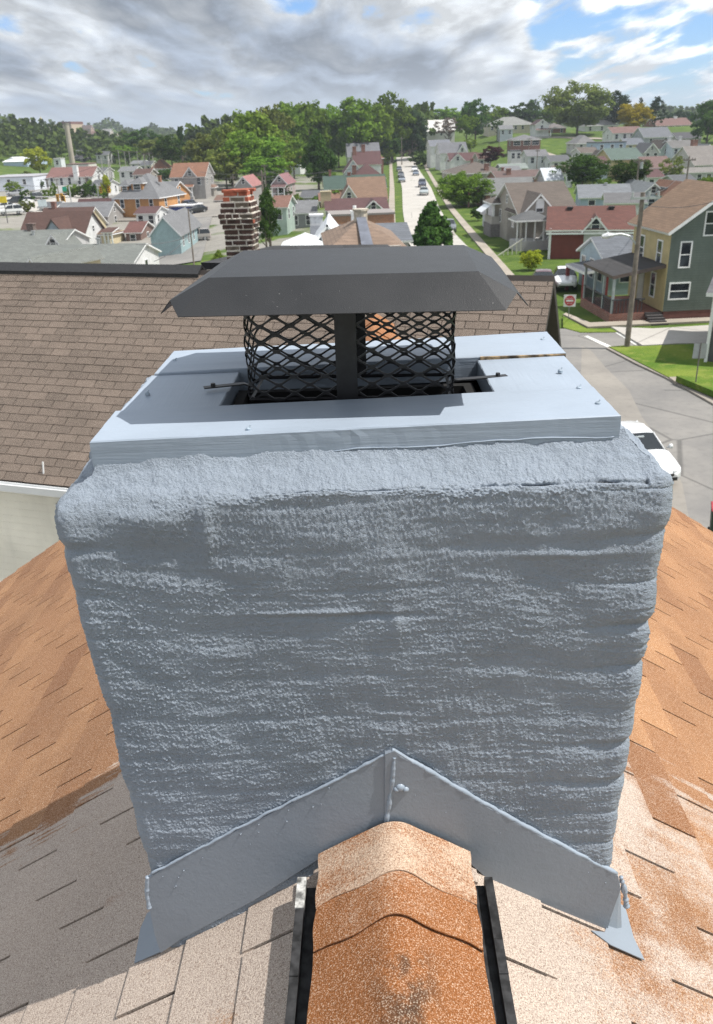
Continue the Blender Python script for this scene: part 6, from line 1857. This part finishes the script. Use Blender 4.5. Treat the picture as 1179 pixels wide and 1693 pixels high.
pole('slim pole in front of the brick ranch', 875, 262, 228, 280, .12, ((.95, .6),))
GS = 'thin poles of the substation'
for (px, pt, Y, L) in ((167, 262, 255, 0), (178, 264, 240, 0), (195, 248, 300, 1.6), (205, 250, 310, 1.2), (213, 250, 305, 1.2), (226, 250, 300, 1.2), (246, 252, 290, 1.6), (252, 258, 280, 0), (181, 266, 225, 0), (237, 254, 295, 1.4)):
    pole('thin grey steel pole standing in the substation cluster', px, 280, pt, Y, .16, ((.97, L),) if L else (), None, GS, 'steel_pole', 'pole', plain((.32, .31, .29), .7))
GW = 'utility poles of the left street'
pole('utility pole in front of the white hall', 77, 320, 296, 220, .13, ((.95, .6),), None)
pole('utility pole right of the young street tree', 93, 330, 296, 218, .13, ((.95, .6),), None)
pole('utility pole behind the green street sign', 141, 330, 292, 214, .13, ((.9, .5),), None)
pole('utility pole left of the slim cypress', 163, 320, 282, 230, .13, ((.95, .6),), None)
# traffic signals on a mast arm
tp = onY(119, 340, 190); tz = float(terrain(tp[0], tp[1]))
TS = tag(empty('traffic_signal', (tp[0], tp[1], tz)), 'traffic signal mast with yellow heads and green street sign', 'traffic signal')
zA = onY(119, 326, 190)[2] - tz; s_ = mpp(119, 326, 190)
mb = MB(); mb.tube([(0, 0, 0), (0, 0, zA + 2.2)], .13, 8); mb.tube([(0, 0, zA), (-58 * s_, 0, zA + .35)], [.13, .09], 8); mb.build('mast', plain((.45, .46, .46), .5, .3), TS)
YELS = plain((.62, .33, .02), .5)
for (dx, dz, h) in ((-21, 2.0, 1.15), (-14, 3.2, 1.15), (-11, -.6, 1.15)):
    mb = MB(); zc_ = zA + .1 + dz * s_; mb.box(dx * s_ - .28, dx * s_ + .28, -.35, -.08, zc_ - h, zc_ + .35); so_ = mb.build('signal_head', YELS, TS)
    mb = MB()
    for k in range(3): mb.tube([(dx * s_, -.36, zc_ + .05 - k * .42), (dx * s_, -.42, zc_ + .05 - k * .42)], .15, 10)
    mb.build('lens', plain((.05, .02, .01), .3), so_)
mb = MB(); mb.box(-11 * s_, -4 * s_, -.2, -.15, zA + 1.2, zA + 2.1); mb.build('street_sign', plain((.01, .30, .18), .5), TS)
tp = onY(167, 320, 196); tz2 = float(terrain(tp[0], tp[1])); T2 = tag(empty('traffic_signal', (tp[0], tp[1], tz2)), 'pair of yellow signal heads hung left of the orange house', 'traffic signal')
zB = onY(167, 312, 196)[2] - tz2
mb = MB(); mb.tube([(-.6, 0, 0), (-.6, 0, zB + 1)], .12, 8); mb.tube([(-.6, 0, zB + .6), (2.6, 0, zB + .7)], .08, 8); mb.build('mast', plain((.45, .46, .46), .5, .3), T2)
for dx in (.15, 1.9):
    mb = MB(); mb.box(dx - .26, dx + .26, -.35, -.08, zB - .9, zB + .5); so_ = mb.build('signal_head', YELS, T2)
    mb = MB()
    for k in range(3): mb.tube([(dx, -.36, zB + .28 - k * .42), (dx, -.42, zB + .28 - k * .42)], .15, 10)
    mb.build('lens', plain((.05, .02, .01), .3), so_)
# yellow roadside sign and white board
yp = onY(4, 330, 165); yz = float(terrain(yp[0], yp[1])); YS = tag(empty('shop_sign', (yp[0], yp[1], yz)), 'yellow box sign on a pole at the left frame edge', 'sign')
zS = onY(4, 330, 165)[2] - yz
mb = MB(); mb.box(-1.1, .75, -.12, .12, zS - .55, zS + .55); mb.build('panel', plain((.70, .55, .02), .5), YS)
mb = MB(); mb.tube([(.2, 0, 0), (.2, 0, zS - .55)], .1, 8); mb.build('post', plain((.12, .12, .12), .6), YS)
bp = onY(70, 336, 178); bz = float(terrain(bp[0], bp[1])); BB = tag(empty('notice_board', (bp[0], bp[1], bz)), 'white board facing the street beside the black truck', 'sign board')
zS = bp[2] - bz; mb = MB(); mb.box(-.85, .85, -.05, .05, zS - .6, zS + .65); mb.build('panel', plain((.62, .70, .72), .5), BB)
mb = MB(); mb.box(-.6, -.5, -.04, .04, 0, zS - .6); mb.box(.5, .6, -.04, .04, 0, zS - .6); mb.build('posts', GALV, BB)
# do-not-enter sign at the corner
dz_ = onY(942, 497, 57.5); DN = tag(empty('road_sign', (dz_[0], dz_[1], 0), R_(-8)), 'square white road sign with red disc and white bar at the corner verge', 'road sign')
zc_ = dz_[2]
mb = MB(); mb.box(-.40, .40, -.03, -.015, zc_ - .40, zc_ + .40); mb.build('plate', plain((.70, .70, .70), .5), DN)
mb = MB(); mb.tube([(0, -.031, zc_), (0, -.036, zc_)], .34, 24); mb.build('disc', plain((.45, .02, .03), .5), DN)
mb = MB(); mb.box(-.24, .24, -.042, -.037, zc_ - .06, zc_ + .06); mb.build('bar', plain((.70, .70, .70), .5), DN)
mb = MB(); mb.tube([(0, 0, -.3), (0, 0, zc_ + .35)], .035, 6); mb.build('post', plain((.25, .25, .25), .5, .4), DN)
for txt, dz2 in (('DO NOT', .11), ('ENTER', -.22)):
    cu = bpy.data.curves.new('lettering', 'FONT'); cu.body = txt; cu.size = .125; cu.align_x = 'CENTER'; cu.extrude = .002
    to = bpy.data.objects.new('text_curve', cu); COL.objects.link(to); bpy.context.view_layer.update()
    tme = bpy.data.meshes.new_from_object(to); bpy.data.objects.remove(to); tme.materials.clear(); tme.materials.append(plain((.70, .70, .70), .5))
    to = link('lettering', tme, DN); to.location = (0, -.039, zc_ + dz2); to.rotation_euler = (math.pi / 2, 0, 0)
# sign seen from behind on the corner lawn
ps = onZ(1149, 641, .17); pt_ = onY(1158, 582, float(ps[1])); BS = tag(empty('road_sign', (ps[0], ps[1], .17), R_(-10)), 'grey back of a road sign on a thin post in the corner lawn', 'road sign')
zc_ = pt_[2] - .17
mb = MB(); mb.tube([(0, 0, -.3), (0, 0, zc_ + .45)], .03, 6); mb.build('post', plain((.12, .11, .10), .6), BS)
mb = MB(); mb.box(-.30, .30, .03, .045, zc_ - .32, zc_ + .40); mb.build('plate', plain((.38, .39, .41), .5, .3), BS)
# bin at the right frame edge
bi = onZ(1186, 888, .03); BN = tag(empty('trash_bin', (bi[0], bi[1], .03), R_(-20)), 'dark green wheeled trash bin with red lid at the lane edge', 'trash bin')
mb = MB(); mb.add([(-.24, -.26, .08), (.24, -.26, .08), (.24, .26, .08), (-.24, .26, .08), (-.30, -.33, 1.0), (.30, -.33, 1.0), (.30, .33, 1.0), (-.30, .33, 1.0)], [(0, 3, 2, 1), (4, 5, 6, 7), (0, 1, 5, 4), (1, 2, 6, 5), (2, 3, 7, 6), (3, 0, 4, 7)]); mb.build('body', plain((.025, .045, .03), .6), BN, bevel=.03)
mb = MB(); mb.prism([(-.36, 1.0), (.36, 1.0), (.36, 1.05), (.1, 1.12), (-.3, 1.08)], 'x', -.32, .32); mb.build('lid', plain((.32, .03, .04), .5), BN, bevel=.02)
for sx_ in (-1, 1):
    mb = MB(); mb.tube([(sx_ * .22, .27, .1), (sx_ * .29, .27, .1)], .1, 12); mb.build('wheel', TYRE, BN)


# wires
def wire(label, a, b_, sag=.5, r=.018, n=18):
    a, b_ = np.array(a), np.array(b_); mb = MB(); pts = []
    for t in np.linspace(0, 1, n): p = a + (b_ - a) * t; p[2] -= sag * 4 * t * (1 - t); pts.append(tuple(p))
    mb.tube(pts, r, 4); o = mb.build('overhead_wire', plain((.05, .05, .055), .6), None); tag(o, label, 'wire'); return o


wire('thin overhead wire running from the orange house to the dark round tree', onY(255, 296, 195), onY(585, 279, 205), .8, .04)
wire('thin overhead wire crossing the wall of the light blue house', onY(225, 404, 96), onY(316, 390, 100), .3, .03)
wire('lower overhead wire slanting across the light blue house', onY(255, 432, 90), onY(311, 392, 96), .3, .03)
for k_, (xa, ya, xb, yb, Yw) in enumerate(((60, 298, 190, 262, 240), (150, 264, 260, 258, 290), (165, 270, 262, 266, 285), (93, 306, 170, 286, 222), (10, 300, 95, 304, 218), (141, 296, 178, 268, 232), (330, 284, 470, 280, 200), (436, 282, 560, 290, 195))):
    wire(('overhead wire strung between the poles of the left valley'), onY(xa, ya, Yw), onY(xb, yb, Yw), .8, .035)['group'] = 'valley wires'
wire('overhead wire from the corner pole to the light blue gables', T1 + np.array([0, 0, -.2]), onY(1140, 262, 118), 1.0, .02)
wire('overhead wire from the corner pole past the green house', T1 + np.array([0, 0, -.6]), onY(1260, 300, 46), .6, .014)


# ------------------------------------------------------------------ the air between the town and the far hills
mb = MB(); mb.box(-5400, 5400, -5400, 5400, -16, 150)
m, t, b = newmat('haze_air'); t.n.remove(b)
vp = t.new('ShaderNodeVolumePrincipled'); vp.inputs['Color'].default_value = (.80, .88, 1.0, 1); vp.inputs['Density'].default_value = .00022; vp.inputs['Anisotropy'].default_value = .3
t.l.new(vp.outputs[0], t.n['Material Output'].inputs['Volume'])
tag(mb.build('haze', m), 'thin haze between the town and the far hills', None, kind='stuff')
